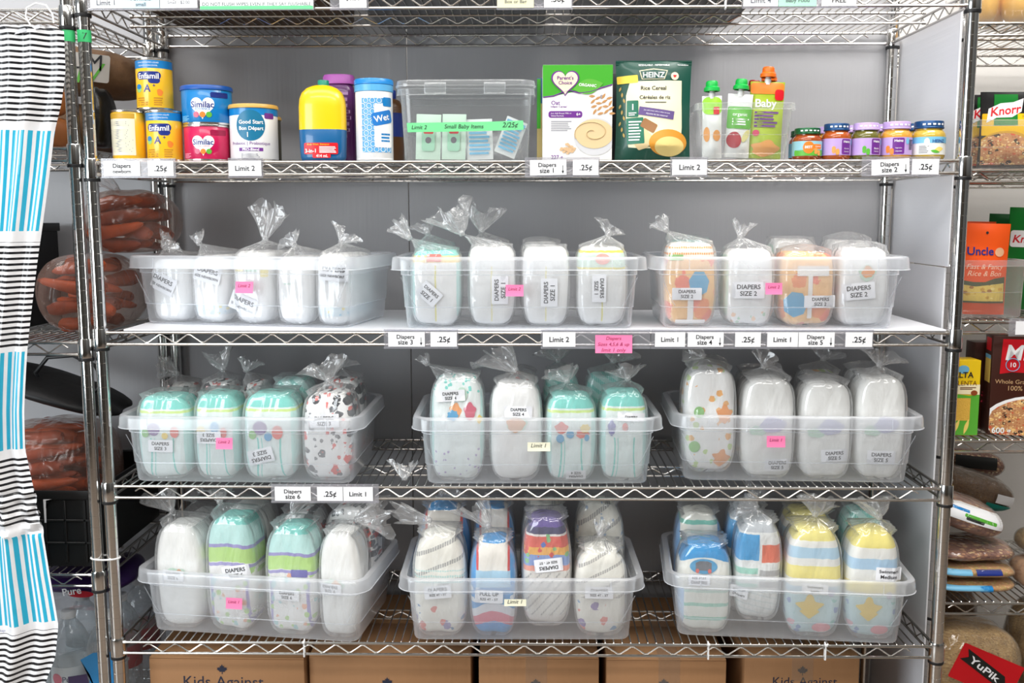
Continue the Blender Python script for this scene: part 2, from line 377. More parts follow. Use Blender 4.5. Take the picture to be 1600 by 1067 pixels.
# ------------------------------------------------------------------ price holders on the shelf edges
YF = -0.0115
def card(hold, x0, x1, z0, z1, col, lines, ox, oz, tilt=0, arrow=False, y=-0.0032, name='card', inkm=INK, bold=True):
    cx, cz = (x0+x1)/2-ox, (z0+z1)/2-oz; hw, hh = (x1-x0)/2, (z1-z0)/2
    b = MB(); M = Matrix.Translation((cx, 0, cz)) @ Matrix.Rotation(-tilt, 4, 'Y')
    b.box(-hw, hw, y-0.0003, y+0.0003, -hh, hh, 0, M=M)
    c = b.build(name, col, hold)
    if lines or arrow:
        t = MB()
        f = lambda x, z: M @ Vector((x, y-0.0006, z))
        for (s, fx, dz, bd) in lines: t.text(s, f, 0 if not arrow else -0.002, dz*hh, fit=fx*2*hw, bold=bd)
        if arrow:
            t.decal(rect(hw*0.80-0.0006, hw*0.80+0.0006, -hh*0.5, hh*0.25, 2), f, 1); t.decal([(hw*0.80, -hh*0.85), (hw*0.80+0.0026, -hh*0.45), (hw*0.80-0.0026, -hh*0.45)], f, 1)
        t.build('lettering', inkm, c)
    return c
def holder(label, s, px0, px1, pyc, cards, zpad=(0.0, 0.0385)):
    """one clear price strip clipped over the front truss of shelf s, with its paper cards"""
    x0, x1 = at(px0, pyc, YF).x, at(px1, pyc, YF).x; z0, z1 = ZS[s]+zpad[0], ZS[s]+zpad[1]
    ox = (x0+x1)/2
    h = thing('price_label_holder', label, 'price label', (ox, YF, z0), 0, 'price labels on the shelf edges')
    b = MB(); hw = (x1-x0)/2; H = z1-z0
    b.box(-hw, hw, -0.0022, -0.0010, 0, H); b.box(-hw, hw, -0.0052, -0.0022, 0, 0.0025)
    b.box(-hw, hw, -0.0022, 0.002, H, H+0.0012)
    b.build('clear_strip', HOLDER, h)
    for c in cards:
        a0, a1 = at(c['x'][0], pyc, YF).x, at(c['x'][1], pyc, YF).x
        zz = c.get('z', (0.004, H-0.004))
        card(h, a0, a1, z0+zz[0], z0+zz[1], c.get('m', PAPER), c['t'], ox, z0, c.get('tilt', 0), c.get('arrow', False), y=c.get('y', -0.0032), inkm=c.get('ink', INK))
    return h
P25 = lambda a, b_: dict(x=(a, b_), t=[('.25¢', 0.5, 0, True)])
LIM = lambda a, b_, n: dict(x=(a, b_), t=[('Limit '+n, 0.62, 0, True)])
def DIA(a, b_, sz, arrow=True, tilt=0): return dict(x=(a, b_), t=[('Diapers', 0.5, 0.36, True), (sz, 0.42 if sz != 'newborn' else 0.5, -0.38, True)], arrow=arrow, tilt=tilt)
BLUEC = cm('pale_blue_card', 205, 234, 246, 0.6); GREENC = cm('mint_card', 170, 226, 196, 0.6); YELC = cm('pale_yellow_card', 246, 240, 190, 0.6); GBAND = cm('green_band', 110, 214, 148, 0.6)
GREY = cm('grey_ink', 90, 95, 105, 0.6); DGREEN = cm('dark_green_ink', 40, 70, 60, 0.6)
h = holder('clear price strip on the top shelf with a pale blue formula card', 0, 137, 311, 5, [
    dict(x=(142, 192), t=[('Limit 1', 0.62, -0.35, True)], ink=GREY), dict(x=(192, 250), t=[('Formula', 0.55, 0.15, True), ('small', 0.28, -0.55, True)], m=BLUEC, ink=GREY),
    dict(x=(251, 309), t=[('Large - $5.00', 0.6, 0.1, False), ('Small - $2.00', 0.6, -0.35, False)], ink=GREY)], (0.0035, 0.045))
h = holder('white and green notice about flushing wipes on the top shelf', 0, 313, 491, 5, [
    dict(x=(313, 490), t=[('DO NOT FLUSH WIPES EVEN IF THEY SAY FLUSHABLE', 0.96, -0.42, False)], ink=DGREEN, z=(0.001, 0.04)),
    dict(x=(313.5, 489.5), t=[], m=GBAND, y=-0.0042, z=(0.0015, 0.0085))], (0.0022, 0.045))
h['category'] = 'notice'
holder('single price strip reading one dollar fifty on the top shelf', 0, 516, 576, 5, [dict(x=(531, 573), t=[('$1.50', 0.55, 0.1, True)])], (0.002, 0.045))
holder('top shelf price strip with a pale yellow box or bag card', 0, 776, 895, 5, [
    dict(x=(777, 834), t=[('Box or Bag', 0.6, -0.35, True)], m=YELC, ink=GREY), dict(x=(850, 893), t=[('.50¢', 0.5, -0.1, True)])], (0.001, 0.045))
holder('top shelf price strip with a mint green baby food card', 0, 1159, 1339, 5, [
    dict(x=(1161, 1215), t=[('Limit 4', 0.6, -0.35, True)], ink=GREY), dict(x=(1216, 1275), t=[('Baby Food', 0.64, -0.35, True)], m=GREENC, ink=GREY),
    dict(x=(1283, 1337), t=[('FREE', 0.42, -0.35, True)])], (0.0012, 0.045))
holder('price strip reading Diapers newborn on the second shelf', 1, 159, 275, 265, [DIA(163, 220, 'newborn', False), P25(232, 272)])
holder('limit 2 price strip below the white purple formula tub', 1, 357, 411, 265, [LIM(358, 409, '2')])
holder('price strip reading Diapers size 1 below the oat cereal box', 1, 820, 937, 265, [DIA(828, 885, 'size 1', tilt=radians(1)), P25(895, 935)])
holder('limit 2 price strip below the green rice cereal pouch', 1, 1047, 1106, 262, [LIM(1050, 1104, '2')])
holder('price strip reading Diapers size 2 below the baby food jars', 1, 1346, 1468, 261, [DIA(1361, 1420, 'size 2', tilt=radians(2.5)), P25(1424, 1466)])
holder('price strip reading Diapers size 3 on the third shelf', 2, 600, 716, 535, [DIA(607, 664, 'size 3'), P25(673, 714)])
holder('limit 2 price strip next to the pink paper note on the third shelf', 2, 845, 1016, 535, [LIM(848, 899, '2')])
holder('price strip reading Diapers size 4 on the third shelf', 2, 1017, 1190, 536, [LIM(1023, 1070, '1'), DIA(1074, 1130, 'size 4'), P25(1148, 1188)])
holder('price strip reading Diapers size 5 on the third shelf', 2, 1190, 1364, 536, [LIM(1198, 1246, '1'), DIA(1247, 1303, 'size 5'), P25(1320, 1362)])
holder('price strip reading Diapers size 6 on the fourth shelf', 3, 424, 592, 771, [DIA(430, 486, 'size 6', False), P25(496, 536), LIM(537, 583, '1')])
PINK = cm('pink_note', 252, 130, 178, 0.6); PINKINK = cm('faded_pen', 150, 40, 90, 0.6)
def note(label, P, wd, ht, lines, m=PINK, ink=PINKINK, rz=0, curl=0.004, lean=0, grp='sticky notes on the bins'):
    """a paper note stuck at P (its top centre)"""
    t = thing('sticky_note', label, 'sticky note', P, rz, grp, rx=lean)
    f = lambda x, z: (x, -0.0008-curl*max(0, -z/ht)**2, z)
    b = MB(); b.grid(lambda u, v: f(-wd/2+wd*u, -ht+ht*v), 6, 6); b.grid(lambda u, v: Vector(f(wd/2-wd*u, -ht+ht*v))+Vector((0, 0.0004, 0)), 6, 6)
    o = b.build('paper', m, t)
    k = MB(); g = lambda x, z: Vector(f(x, z))+Vector((0, -0.0006, 0))
    for (s, fx, zz) in lines: k.text(s, g, 0, -ht*zz, fit=fx*wd, shear=0.25)
    k.build('handwriting', ink, t); return t
p = at(959, 523.5, YF-0.006)
note('pink handwritten note about diaper sizes clipped to the third shelf edge', p, 0.076, 0.037, [('Diapers', 0.42, 0.17), ('Sizes 4,5,6 & up', 0.86, 0.5), ('limit 1 only', 0.66, 0.82)], curl=0.003, grp=None)

# white cable ties
def tie(label, P, h):
    b = MB(); w_ = 0.0019
    b.tube([(0, -0.0045, -0.001), (0, -0.0045, h), (0, 0.004, h+0.002), (0, 0.0045, 0), (0, 0, -0.003)], w_*0.8, 8, closed=True)
    b.box(-0.003, 0.003, -0.0075, -0.003, h-0.004, h+0.001, 0.0008)
    t = b.build('cable_tie', WHITE); t.location = P; return tag(t, label, 'cable tie')
tie('white cable tie on the bottom shelf edge below the size 6 bin', (at(475, 1015, -.01).x, -0.007, ZS[4]+0.004), 0.034)
tie('white cable tie on the bottom shelf edge below the oval truck emblem pack', (at(1107, 1015, -.01).x, -0.007, ZS[4]+0.004), 0.034)
tie('white cable tie on the bottom shelf edge below the striped swimmers', (at(1290, 1015, -.01).x, -0.007, ZS[4]+0.004), 0.034)
tie('white cable tie hanging from the top shelf edge above the rice cereal', (at(1134, 5, -.01).x, -0.007, ZS[0]+0.004), 0.034)
b = MB(); zt = at(165, 871, 0).z
b.tube([(-0.0165+0.031*cos(a), 0.0155*sin(a), 0) for a in [2*pi*i/32 for i in range(32)]], 0.002, 6, closed=True)
t = b.build('cable_tie', WHITE); t.location = (0, 0, zt); tag(t, 'white cable tie binding two shelf poles together at lower left', 'cable tie')
# green tape numbers on the left poles
GT = cm('green_tape', 60, 200, 120, 0.5)
for nm, px, py0, py1, x, dig, lab in (('tape', 135, 46, 65, 0.0, '7', 'green tape numbered 7 wrapped on the shelf pole'), ('tape', 112, 46, 64, -0.033, '', 'green tape wrapped on the pole beside the hanging bag')):
    z0, z1 = at(px, py1, -0.013).z, at(px, py0, -0.013).z
    b = MB(); g = cyl(0.0127, 0.0009); b.grid(lambda u, v: g((u-0.35)*0.036+0.002, z0+(z1-z0)*v), 12, 2)
    t = b.build('green_tape', GT); t.location = (x, 0, 0); tag(t, lab, 'tape')
    if dig:
        k = MB(); k.text(dig, cyl(0.0127, 0.0013), 0.006, (z0+z1)/2, size=0.018); k.build('numeral', INK, t)
# ================================================================== clear storage bins
def rring(hw, hd, r, z, n=5):
    p = []
    for (cx, cy, a0) in ((hw-r, -hd+r, -pi/2), (hw-r, hd-r, 0), (-hw+r, hd-r, pi/2), (-hw+r, -hd+r, pi)):
        for i in range(n+1): a = a0+pi/2*i/n; p.append((cx+r*cos(a), cy+r*sin(a), z))
    return p
def bin_meshes(H=0.148, kx=1.0, ky=1.0):
    S = lambda hw, hd, r, z: rring(hw*kx, hd*ky, r, z)
    b = MB(); k = H/0.148
    b.loft([S(.222, .111, .014, 0.0012), S(.229, .118, .018, 0.0012), S(.2335, .1225, .020, 0.0035), S(.2355, .1245, .022, 0.008*k), S(.2385, .1285, .024, 0.044*k), S(.2400, .1300, .024, 0.0455*k),
            S(.2440, .136, .028, 0.112*k), S(.2462, .1380, .028, 0.1135*k), S(.2485, .1405, .030, H-0.001)], True, False)
    for z, hw, hd in ((.0448*k, .2396, .1296), (.1128*k, .2455, .1373)):
        b.tube(S(hw, hd, .026, z), 0.0011, 5, closed=True)
    for sx in (-1, 1):                                   # pressed outline on the long front wall
        b.tube([(sx*.2435*kx, -.1372*ky, .108*k), (sx*.222*kx, -.1325*ky, .06*k), (sx*.214*kx, -.1305*ky, .0475*k)], 0.0009, 5)
    body = b.mesh('body', [BIN], 50)
    r = MB()
    r.loft([S(.2485, .1405, .030, H-0.001), S(.2515, .1425, .032, H+0.0016), S(.2575, .1475, .036, H+0.0022), S(.2625, .1512, .038, H+0.0002), S(.2642, .1528, .040, H-0.005),
            S(.2655, .1542, .041, H-0.024), S(.2668, .1556, .042, H-0.0248)], False, False)
    r.tube(S(.2664, .1552, .042, H-0.0248), 0.0009, 5, closed=True)
    for x in (-.19, .19): r.tube([(x*kx, -.1535*ky, H-.003), (x*kx, -.1552*ky, H-.024)], 0.0008, 5)
    return body, r.mesh('rim', [RIMP], 50)
BODY, RIM = bin_meshes()
BINS = {}
def bin_(key, label, s, px, ztop, yfix=None, group='translucent diaper bins'):
    (x0, y0, x1, y1) = px
    p, q = atz(x0, y0, ztop), atz(x1, y1, ztop); yaw = math.atan2(q.y-p.y, q.x-p.x)
    mid = (p+q)/2; u = Vector((cos(yaw), sin(yaw), 0)); v = Vector((-sin(yaw), cos(yaw), 0))
    if yfix is not None: mid.y = yfix
    mid.z = ztop
    c = mid+v*0.1225
    t = thing('storage_bin', label, 'bin', c, yaw, group)
    inst('body', BODY, t); inst('rim', RIM, t)
    BINS[key] = dict(c=c, yaw=yaw, u=u, v=v, front=mid, z=ztop, s=s)
T = TOP
bin_('3A', 'translucent plastic bin of newborn diapers, turned so its right side shows', 2, (222, 505, 549, 513), TOP3, 0.052)
bin_('3B', 'translucent plastic bin of size 1 diapers with three loose bag tops over its rim', 2, (637, 515, 985, 515), TOP3, 0.003)
bin_('3C', 'translucent plastic bin of size 2 diapers with orange packs inside', 2, (1036, 513, 1397, 514), TOP3, 0.006)
bin_('4A', 'translucent plastic bin of size 3 diapers with teal waistbands', 3, (206, 753, 555, 757), T[3])
bin_('4B', 'translucent plastic bin of size 4 diapers with a pale yellow note', 3, (665, 757, 1014, 757), T[3])
bin_('4C', 'translucent plastic bin of size 5 diapers beside the white side sheet', 3, (1066, 751, 1420, 756), T[3])
bin_('5A', 'translucent plastic bin of size 6 diapers on the bottom wire shelf', 4, (236, 985, 563, 1006), T[4])
bin_('5B', 'translucent plastic bin of toddler pull ups on the bottom wire shelf', 4, (645, 1001, 985, 1001), T[4])
bin_('5C', 'translucent plastic bin of swimmers and truck diapers on the bottom wire shelf', 4, (1056, 993, 1407, 1008), T[4])

# ================================================================== diaper packs
def pattern(name, base, layers=(), bump=0.25, rough=0.75, uvdots=False):
    """printed nonwoven: layers of bands, stripes and blots on the pack's own uv"""
    if name in MATS: return MATS[name]
    m = bpy.data.materials.new(name); m.use_nodes = True; n = m.node_tree.nodes; L = m.node_tree.links
    b = n['Principled BSDF']; b.inputs['Roughness'].default_value = rough; b.inputs['Specular IOR Level'].default_value = 0.25
    uv = n.new('ShaderNodeUVMap'); sp = n.new('ShaderNodeSeparateXYZ'); L.new(uv.outputs[0], sp.inputs[0])
    ns = n.new('ShaderNodeTexNoise'); ns.inputs['Scale'].default_value = 9; L.new(uv.outputs[0], ns.inputs[0])
    def M(op, a, c):
        k = n.new('ShaderNodeMath'); k.operation = op
        for i, x in enumerate((a, c)):
            if isinstance(x, (int, float)): k.inputs[i].default_value = x
            else: L.new(x, k.inputs[i])
        return k.outputs[0]
    wob = M('MULTIPLY', M('SUBTRACT', ns.outputs[0], 0.5), 0.022)
    U = M('ADD', sp.outputs[0], wob); V = M('ADD', sp.outputs[1], wob)
    col = None; cur = (*base, 1)
    def between(x, lo, hi): return M('MULTIPLY', M('GREATER_THAN', x, lo), M('LESS_THAN', x, hi))
    for ly in layers:
        k = ly[0]; colr = None
        if k == 'v': mask = between(V, ly[1], ly[2]); colr = ly[3]
        elif k == 'u': mask = M('MULTIPLY', between(U, ly[1], ly[2]), between(V, ly[4], ly[5])); colr = ly[3]
        elif k == 'curve':       # stripe bowed across the face: centre u0 at v=0, bow
            x = M('ADD', M('SUBTRACT', U, ly[1]), M('MULTIPLY', M('MULTIPLY', M('SUBTRACT', V, 0.35), M('SUBTRACT', V, 0.35)), ly[2]))
            mask = M('MULTIPLY', between(x, -ly[3], ly[3]), between(V, ly[5], ly[6])); colr = ly[4]
        elif k == 'arc':         # band bowed downward
            x = M('ADD', V, M('MULTIPLY', M('MULTIPLY', M('SUBTRACT', U, 0.5), M('SUBTRACT', U, 0.5)), ly[4])); mask = between(x, ly[1], ly[2]); colr = ly[3]
        elif k == 'dots':        # scale(x,y), size, colours, v range
            tq = n.new('ShaderNodeTexCoord'); mp = n.new('ShaderNodeMapping'); q_ = ly[1]/0.1; mp.inputs['Scale'].default_value = (ly[1], ly[1]*1.5, 1) if uvdots else (q_, q_*0.25, q_*0.9); L.new(uv.outputs[0] if uvdots else tq.outputs['Object'], mp.inputs[0])
            vo = n.new('ShaderNodeTexVoronoi'); vo.inputs['Scale'].default_value = 1; L.new(mp.outputs[0], vo.inputs[0])
            ns2 = n.new('ShaderNodeTexNoise'); ns2.inputs['Scale'].default_value = 3.5; L.new(mp.outputs[0], ns2.inputs[0])
            d = M('ADD', vo.outputs['Distance'], M('MULTIPLY', M('SUBTRACT', ns2.outputs[0], 0.5), 0.35))
            mask = M('MULTIPLY', M('LESS_THAN', d, ly[2]), between(V, ly[4], ly[5]))
            rp = n.new('ShaderNodeValToRGB'); rp.color_ramp.interpolation = 'CONSTANT'; cs = ly[3]
            se = n.new('ShaderNodeSeparateColor'); L.new(vo.outputs['Color'], se.inputs[0]); L.new(se.outputs[0], rp.inputs[0])
            el = rp.color_ramp.elements
            for i, c in enumerate(cs):
                e = el[i] if i < 2 else el.new(i/len(cs))
                e.position = i/len(cs); e.color = (*c, 1)
            if len(cs) == 1: el[1].color = (*cs[0], 1)
            colr = rp.outputs[0]
        elif k == 'rows':        # thin slanted rows: count, duty, slope
            x = M('FRACT', M('MULTIPLY', M('ADD', V, M('MULTIPLY', U, ly[4])), ly[1]), 0); mask = M('MULTIPLY', M('LESS_THAN', x, ly[2]), between(V, ly[5], ly[6])); colr = ly[3]
            ck = M('GREATER_THAN', M('FRACT', M('MULTIPLY', U, 22), 0), 0.25); mask = M('MULTIPLY', mask, ck)
        mx = n.new('ShaderNodeMix'); mx.data_type = 'RGBA'; L.new(mask, mx.inputs[0])
        if col is None: mx.inputs[6].default_value = cur
        else: L.new(col, mx.inputs[6])
        if isinstance(colr, tuple): mx.inputs[7].default_value = (*colr, 1)
        else: L.new(colr, mx.inputs[7])
        col = mx.outputs[2]
    if col is None: b.inputs['Base Color'].default_value = cur
    else: L.new(col, b.inputs['Base Color'])
    tc = n.new('ShaderNodeTexCoord'); mp = n.new('ShaderNodeMapping'); mp.inputs['Scale'].default_value = (1, 1, 0.45); L.new(tc.outputs['Object'], mp.inputs[0])
    t = n.new('ShaderNodeTexNoise'); t.inputs['Scale'].default_value = 45; t.inputs['Detail'].default_value = 5; L.new(mp.outputs[0], t.inputs[0])
    bp = n.new('ShaderNodeBump'); bp.inputs['Strength'].default_value = bump*1.5; bp.inputs['Distance'].default_value = 0.012
    L.new(t.outputs[0], bp.inputs['Height']); L.new(bp.outputs[0], b.inputs['Normal'])
    MATS[name] = m; return m
c_ = srgb
W0 = c_(247, 247, 246); TEAL = c_(140, 220, 210); TEALD = c_(105, 200, 190); LTEAL = c_(200, 238, 234); CRM = c_(243, 241, 232)
sides = [('u', -1, 0.06, LTEAL, 0, 1), ('u', 0.94, 2, LTEAL, 0, 1)]
STY = {
 'plain': pattern('diaper_white', W0),
 'faint': pattern('diaper_faint_line', W0, [('u', 0.485, 0.515, c_(244, 238, 190), 0.05, 0.75)]),
 'newborn': pattern('diaper_newborn', W0, [('v', 0.12, 0.26, c_(226, 238, 244)), ('dots', 9, 0.3, [c_(246, 232, 170), c_(180, 215, 235)], 0.13, 0.25)]),
 'size1teal': pattern('diaper_teal_edge', W0, [('u', 0.485, 0.515, c_(240, 232, 150), 0.05, 0.8), ('u', -1, 0.07, LTEAL, 0, 1), ('u', 0.93, 2, LTEAL, 0, 1), ('v', 0.84, 0.93, c_(250, 222, 150)), ('v', 0.93, 2, TEAL)]),
 'yellowtop': pattern('diaper_yellow_waist', W0, [('u', 0.485, 0.515, c_(240, 232, 150), 0.05, 0.6), ('v', 0.74, 0.96, c_(216, 238, 224)), ('v', 0.93, 0.96, c_(246, 226, 90)), ('v', 0.72, 0.745, c_(246, 230, 110))]),
 'orange': pattern('diaper_orange_patch', c_(250, 205, 150), [('dots', 2.6, 0.47, [c_(248, 150, 128), c_(247, 164, 120), c_(250, 140, 125)], -1, 2)]),
 'orangetop': pattern('diaper_orange_folds', c_(250, 205, 150), [('dots', 2.8, 0.5, [c_(248, 150, 128), c_(247, 164, 120)], -1, 0.8), ('v', 0.80, 2, c_(248, 244, 236)), ('rows', 14, 0.35, c_(247, 170, 110), 0, 0.8, 1)]),
 'greens': pattern('diaper_green_edge', W0, [('u', -1, 0.05, c_(214, 236, 222), 0, 1), ('dots', 7, 0.3, [c_(200, 228, 205), c_(248, 215, 190)], 0.0, 0.2)]),
 'teal': pattern('diaper_teal_waist', c_(236, 246, 244), [('curve', 0.30, 0.5, 0.016, TEAL, 0.02, 0.5), ('curve', 0.70, -0.5, 0.016, TEAL, 0.02, 0.5), ('curve', 0.37, 0.45, 0.008, TEAL, 0.02, 0.5), ('u', -1, 0.10, LTEAL, 0, 1), ('u', 0.9, 2, LTEAL, 0, 1), ('v', 0.80, 0.83, c_(214, 236, 150)), ('v', 0.85, 2, TEAL)], 0.35),
 'tealpat': pattern('diaper_teal_lattice', c_(240, 247, 246), [('u', -1, 0.06, LTEAL, 0, 1), ('u', 0.94, 2, LTEAL, 0, 1), ('dots', 10, 0.34, [TEAL], 0.85, 2), ('dots', 9, 0.22, [c_(190, 175, 215)], 0.05, 0.32)], 0.35),
 'tealback': pattern('diaper_teal_folds', LTEAL, [('rows', 9, 0.4, TEAL, 0.3, -1, 2)]),
 'blots': pattern('diaper_grey_red_print', W0, [('dots', 4.2, 0.42, [c_(110, 112, 116), c_(246, 246, 246), c_(120, 122, 126), c_(235, 120, 115), c_(70, 72, 76)], -1, 2), ('dots', 8.5, 0.34, [c_(236, 130, 125), c_(246, 246, 246), c_(150, 152, 155)], -1, 2)]),
 'safari': pattern('diaper_orange_green_print', W0, [('dots', 5.5, 0.36, [c_(246, 186, 120), c_(205, 228, 160), c_(246, 246, 244), c_(246, 196, 140)], -1, 2)]),
 'train': pattern('diaper_purple_arc', c_(247, 246, 244), [('curve', 0.13, 0.5, 0.032, c_(168, 160, 214), 0.0, 0.5), ('curve', 0.87, -0.5, 0.032, c_(168, 160, 214), 0.0, 0.5), ('dots', 6.5, 0.38, [c_(250, 190, 160), c_(190, 226, 150), c_(180, 225, 228), c_(247, 247, 246)], 0.04, 0.60),
     ('arc', 0.62, 0.75, c_(190, 226, 140), 0.1), ('arc', 0.745, 0.775, c_(160, 152, 208), 0.1), ('arc', 0.585, 0.615, c_(168, 160, 214), 0.1), ('arc', 0.775, 2, LTEAL, 0.1), ('arc', 0.94, 2, TEAL, 0.1)], 0.4),
 'elephant': pattern('diaper_white_smooth', c_(246, 246, 243), [], 0.3),
 'pullblue': pattern('pullup_blue', c_(70, 160, 224), [('u', 0.17, 0.83, c_(244, 240, 232), 0.70, 0.97), ('u', 0.13, 0.18, c_(222, 80, 80), 0.66, 0.98), ('u', 0.82, 0.87, c_(222, 80, 80), 0.66, 0.98), ('u', 0.12, 0.88, c_(180, 218, 240), 0.52, 0.70), ('dots', 5, 0.3, [c_(240, 244, 248)], 0.36, 0.52), ('arc', 0.25, 0.36, c_(238, 240, 244), 0.4), ('arc', 0.16, 0.27, c_(226, 120, 140), 0.4)], 0.3),
 'knit': pattern('pullup_knit_print', c_(244, 240, 236), [('v', 0.10, 0.52, c_(240, 238, 232)), ('rows', 10, 0.22, c_(190, 190, 188), -0.5, 0.1, 0.5), ('v', 0.52, 0.57, c_(246, 170, 150)), ('v', 0.57, 0.72, c_(150, 175, 225)), ('v', 0.67, 0.74, c_(246, 190, 110)), ('v', 0.74, 0.84, c_(232, 120, 110)), ('dots', 7, 0.36, [c_(150, 205, 150), c_(100, 130, 200), c_(230, 110, 105)], 0.58, 0.86), ('v', 0.86, 0.92, c_(90, 90, 120)), ('v', 0.92, 2, c_(120, 105, 165))], 0.5),
 'greyrow': pattern('pullup_grey_rows', CRM, [('rows', 5.2, 0.22, c_(176, 176, 174), -0.28, -1, 2), ('dots', 6, 0.2, [c_(170, 190, 215)], -1, 2)], 0.35),
 'greyteal': pattern('pullup_teal_rows', CRM, [('rows', 5.2, 0.2, c_(178, 178, 176), -0.2, 0.5, 2), ('rows', 17, 0.35, c_(196, 226, 222), 0, 0.5, 0.66), ('dots', 4, 0.36, [c_(110, 150, 190), c_(228, 130, 120), c_(150, 140, 190), c_(240, 240, 238)], -1, 0.45)], 0.35),
 'greymix': pattern('pullup_grey_and_print', CRM, [('rows', 5.2, 0.2, c_(180, 178, 174), -0.3, 0.45, 2), ('dots', 3.6, 0.40, [c_(120, 165, 210), c_(235, 140, 130), c_(140, 120, 180), c_(246, 244, 240), c_(150, 165, 160)], -1, 0.47)], 0.35),
 'truck': pattern('diaper_blue_waist', c_(244, 244, 236), [('v', 0.14, 0.18, c_(160, 214, 196)), ('v', 0.30, 0.34, c_(160, 214, 196)), ('v', 0.46, 0.49, c_(206, 230, 220)), ('u', -1, 0.12, c_(190, 212, 238), 0, 0.5), ('arc', 0.86, 2, c_(70, 160, 220), 0.35)], 0.35),
 'stripes': pattern('diaper_green_stripes', c_(244, 242, 232), [('v', 0.88, 0.92, c_(130, 200, 180)), ('v', 0.70, 0.74, c_(130, 200, 180)), ('v', 0.52, 0.56, c_(130, 200, 180)), ('u', -1, 0.10, c_(120, 170, 220), 0, 1), ('u', 0.9, 2, c_(120, 170, 220), 0, 1)]),
 'mixed': pattern('diaper_blue_and_orange_rolls', c_(240, 242, 240), [('u', -1, 0.5, c_(88, 172, 226), 0.62, 0.88), ('u', 0.56, 2, c_(236, 130, 105), 0.60, 0.78), ('u', 0.52, 2, c_(190, 190, 190), 0.46, 0.52), ('u', 0.52, 2, c_(190, 190, 190), 0.34, 0.40), ('u', -1, 0.48, c_(170, 222, 205), 0.48, 0.54), ('u', -1, 0.48, c_(190, 228, 215), 0.34, 0.38), ('rows', 16, 0.2, c_(215, 225, 228), 0.1, 0.0, 0.3), ('v', 0.9, 2, c_(200, 205, 210))], 0.6),
 'swim': pattern('swimmer_stripes', c_(246, 246, 242), [('v', 0.90, 2, c_(247, 236, 150)), ('v', 0.74, 0.84, c_(190, 222, 242)), ('v', 0.55, 0.67, c_(248, 236, 150)), ('v', 0.42, 0.48, c_(196, 224, 242)), ('v', -1, 0.40, c_(206, 232, 238)), ('dots', 5, 0.33, [c_(160, 215, 210), c_(150, 170, 215), c_(247, 190, 200), c_(206, 232, 238)], -1, 0.36)], 0.25),
 'swim2': pattern('swimmer_stripes_yellow_top', c_(246, 246, 242), [('v', 0.86, 2, c_(247, 234, 140)), ('v', 0.66, 0.76, c_(186, 218, 242)), ('v', 0.44, 0.55, c_(248, 232, 150)), ('v', -1, 0.42, c_(206, 232, 238)), ('dots', 5, 0.33, [c_(160, 215, 210), c_(150, 170, 215), c_(247, 190, 200), c_(206, 232, 238)], -1, 0.36)], 0.25),
}
PQ = 5.0; PT = 7.0; TT = 0.05                     # corner squareness below and above the middle
def outline_w(v, bot=0.09):       # half-width factor at height v in [-1, 1]
    P_ = PT if v > 0 else PQ
    k = (1-abs(v)**P_)**(1/P_) if abs(v) < 1 else 0
    return k*(1-bot*max(0, -v-0.1)**2-TT*max(0, v)**2)
def stack_mesh(wd, ht, dp, m, seed, layers):
    rnd = random.Random(seed); hw, hh = wd/2, ht/2; nA = 56; r = min(0.022, dp*0.3); b = MB()
    rings = []
    ph = [rnd.uniform(0, 6.28) for _ in range(6)]
    def pt(rho, ang, y, k=1.0):
        ca, sa = cos(ang), sin(ang)
        P_ = PT if sa > 0 else PQ; e = (abs(ca)**P_+abs(sa)**P_)**(-1/P_)
        u, v = ca*e, sa*e
        tp = (1-0.09*max(0, -v-0.1)**2-TT*max(0, v)**2)
        u *= tp
        wob = 1-0.012+0.012*sin(3*ang+ph[0])+0.009*sin(5*ang+ph[1]+y*40)
        return (hw*u*rho*k*wob, y+0.0012*sin(7*u*rho+ph[2])*sin(5*v*rho+ph[3]), hh+hh*v*rho*k*wob)
    def capy(rho): return 0.004*rho**2+(r*(1-sqrt(max(0, 1-((rho-0.72)/0.28)**2))) if rho > 0.72 else 0)
    capr = [0.12, 0.3, 0.5, 0.65, 0.75, 0.83, 0.9, 0.95, 0.985, 1.0]
    A = [2*pi*i/nA for i in range(nA)]
    for rho in capr: rings.append([pt(rho, a, capy(rho)) for a in A])
    y0 = capy(1.0); n = layers*4
    for i in range(1, n):
        t = i/n; y = y0+(dp-2*y0)*t; g = abs(sin(pi*layers*t))
        k = 1-0.028*(1-g**0.6); rings.append([pt(1, a, y, k) for a in A])
    for rho in reversed(capr): rings.append([pt(rho, a, dp-capy(rho)) for a in A])
    vs = rings
    b.loft(rings, True, True, uvf=lambda p: (0.5+p[0]/(2*hw), p[2]/ht))
    return b.mesh('diaper_stack', [m], 60)
def front_y(x, z, wd, ht):
    hw, hh = wd/2, ht/2; v = (z-hh)/hh; tp = (1-0.09*max(0, -v-0.1)**2-TT*max(0, v)**2); u = x/hw/tp
    P_ = PT if v > 0 else PQ; rho = min(1, (abs(u)**P_+abs(v)**P_)**(1/P_)); r = 0.022
    return 0.004*rho**2+(r*(1-sqrt(max(0, 1-((rho-0.72)/0.28)**2))) if rho > 0.72 else 0)
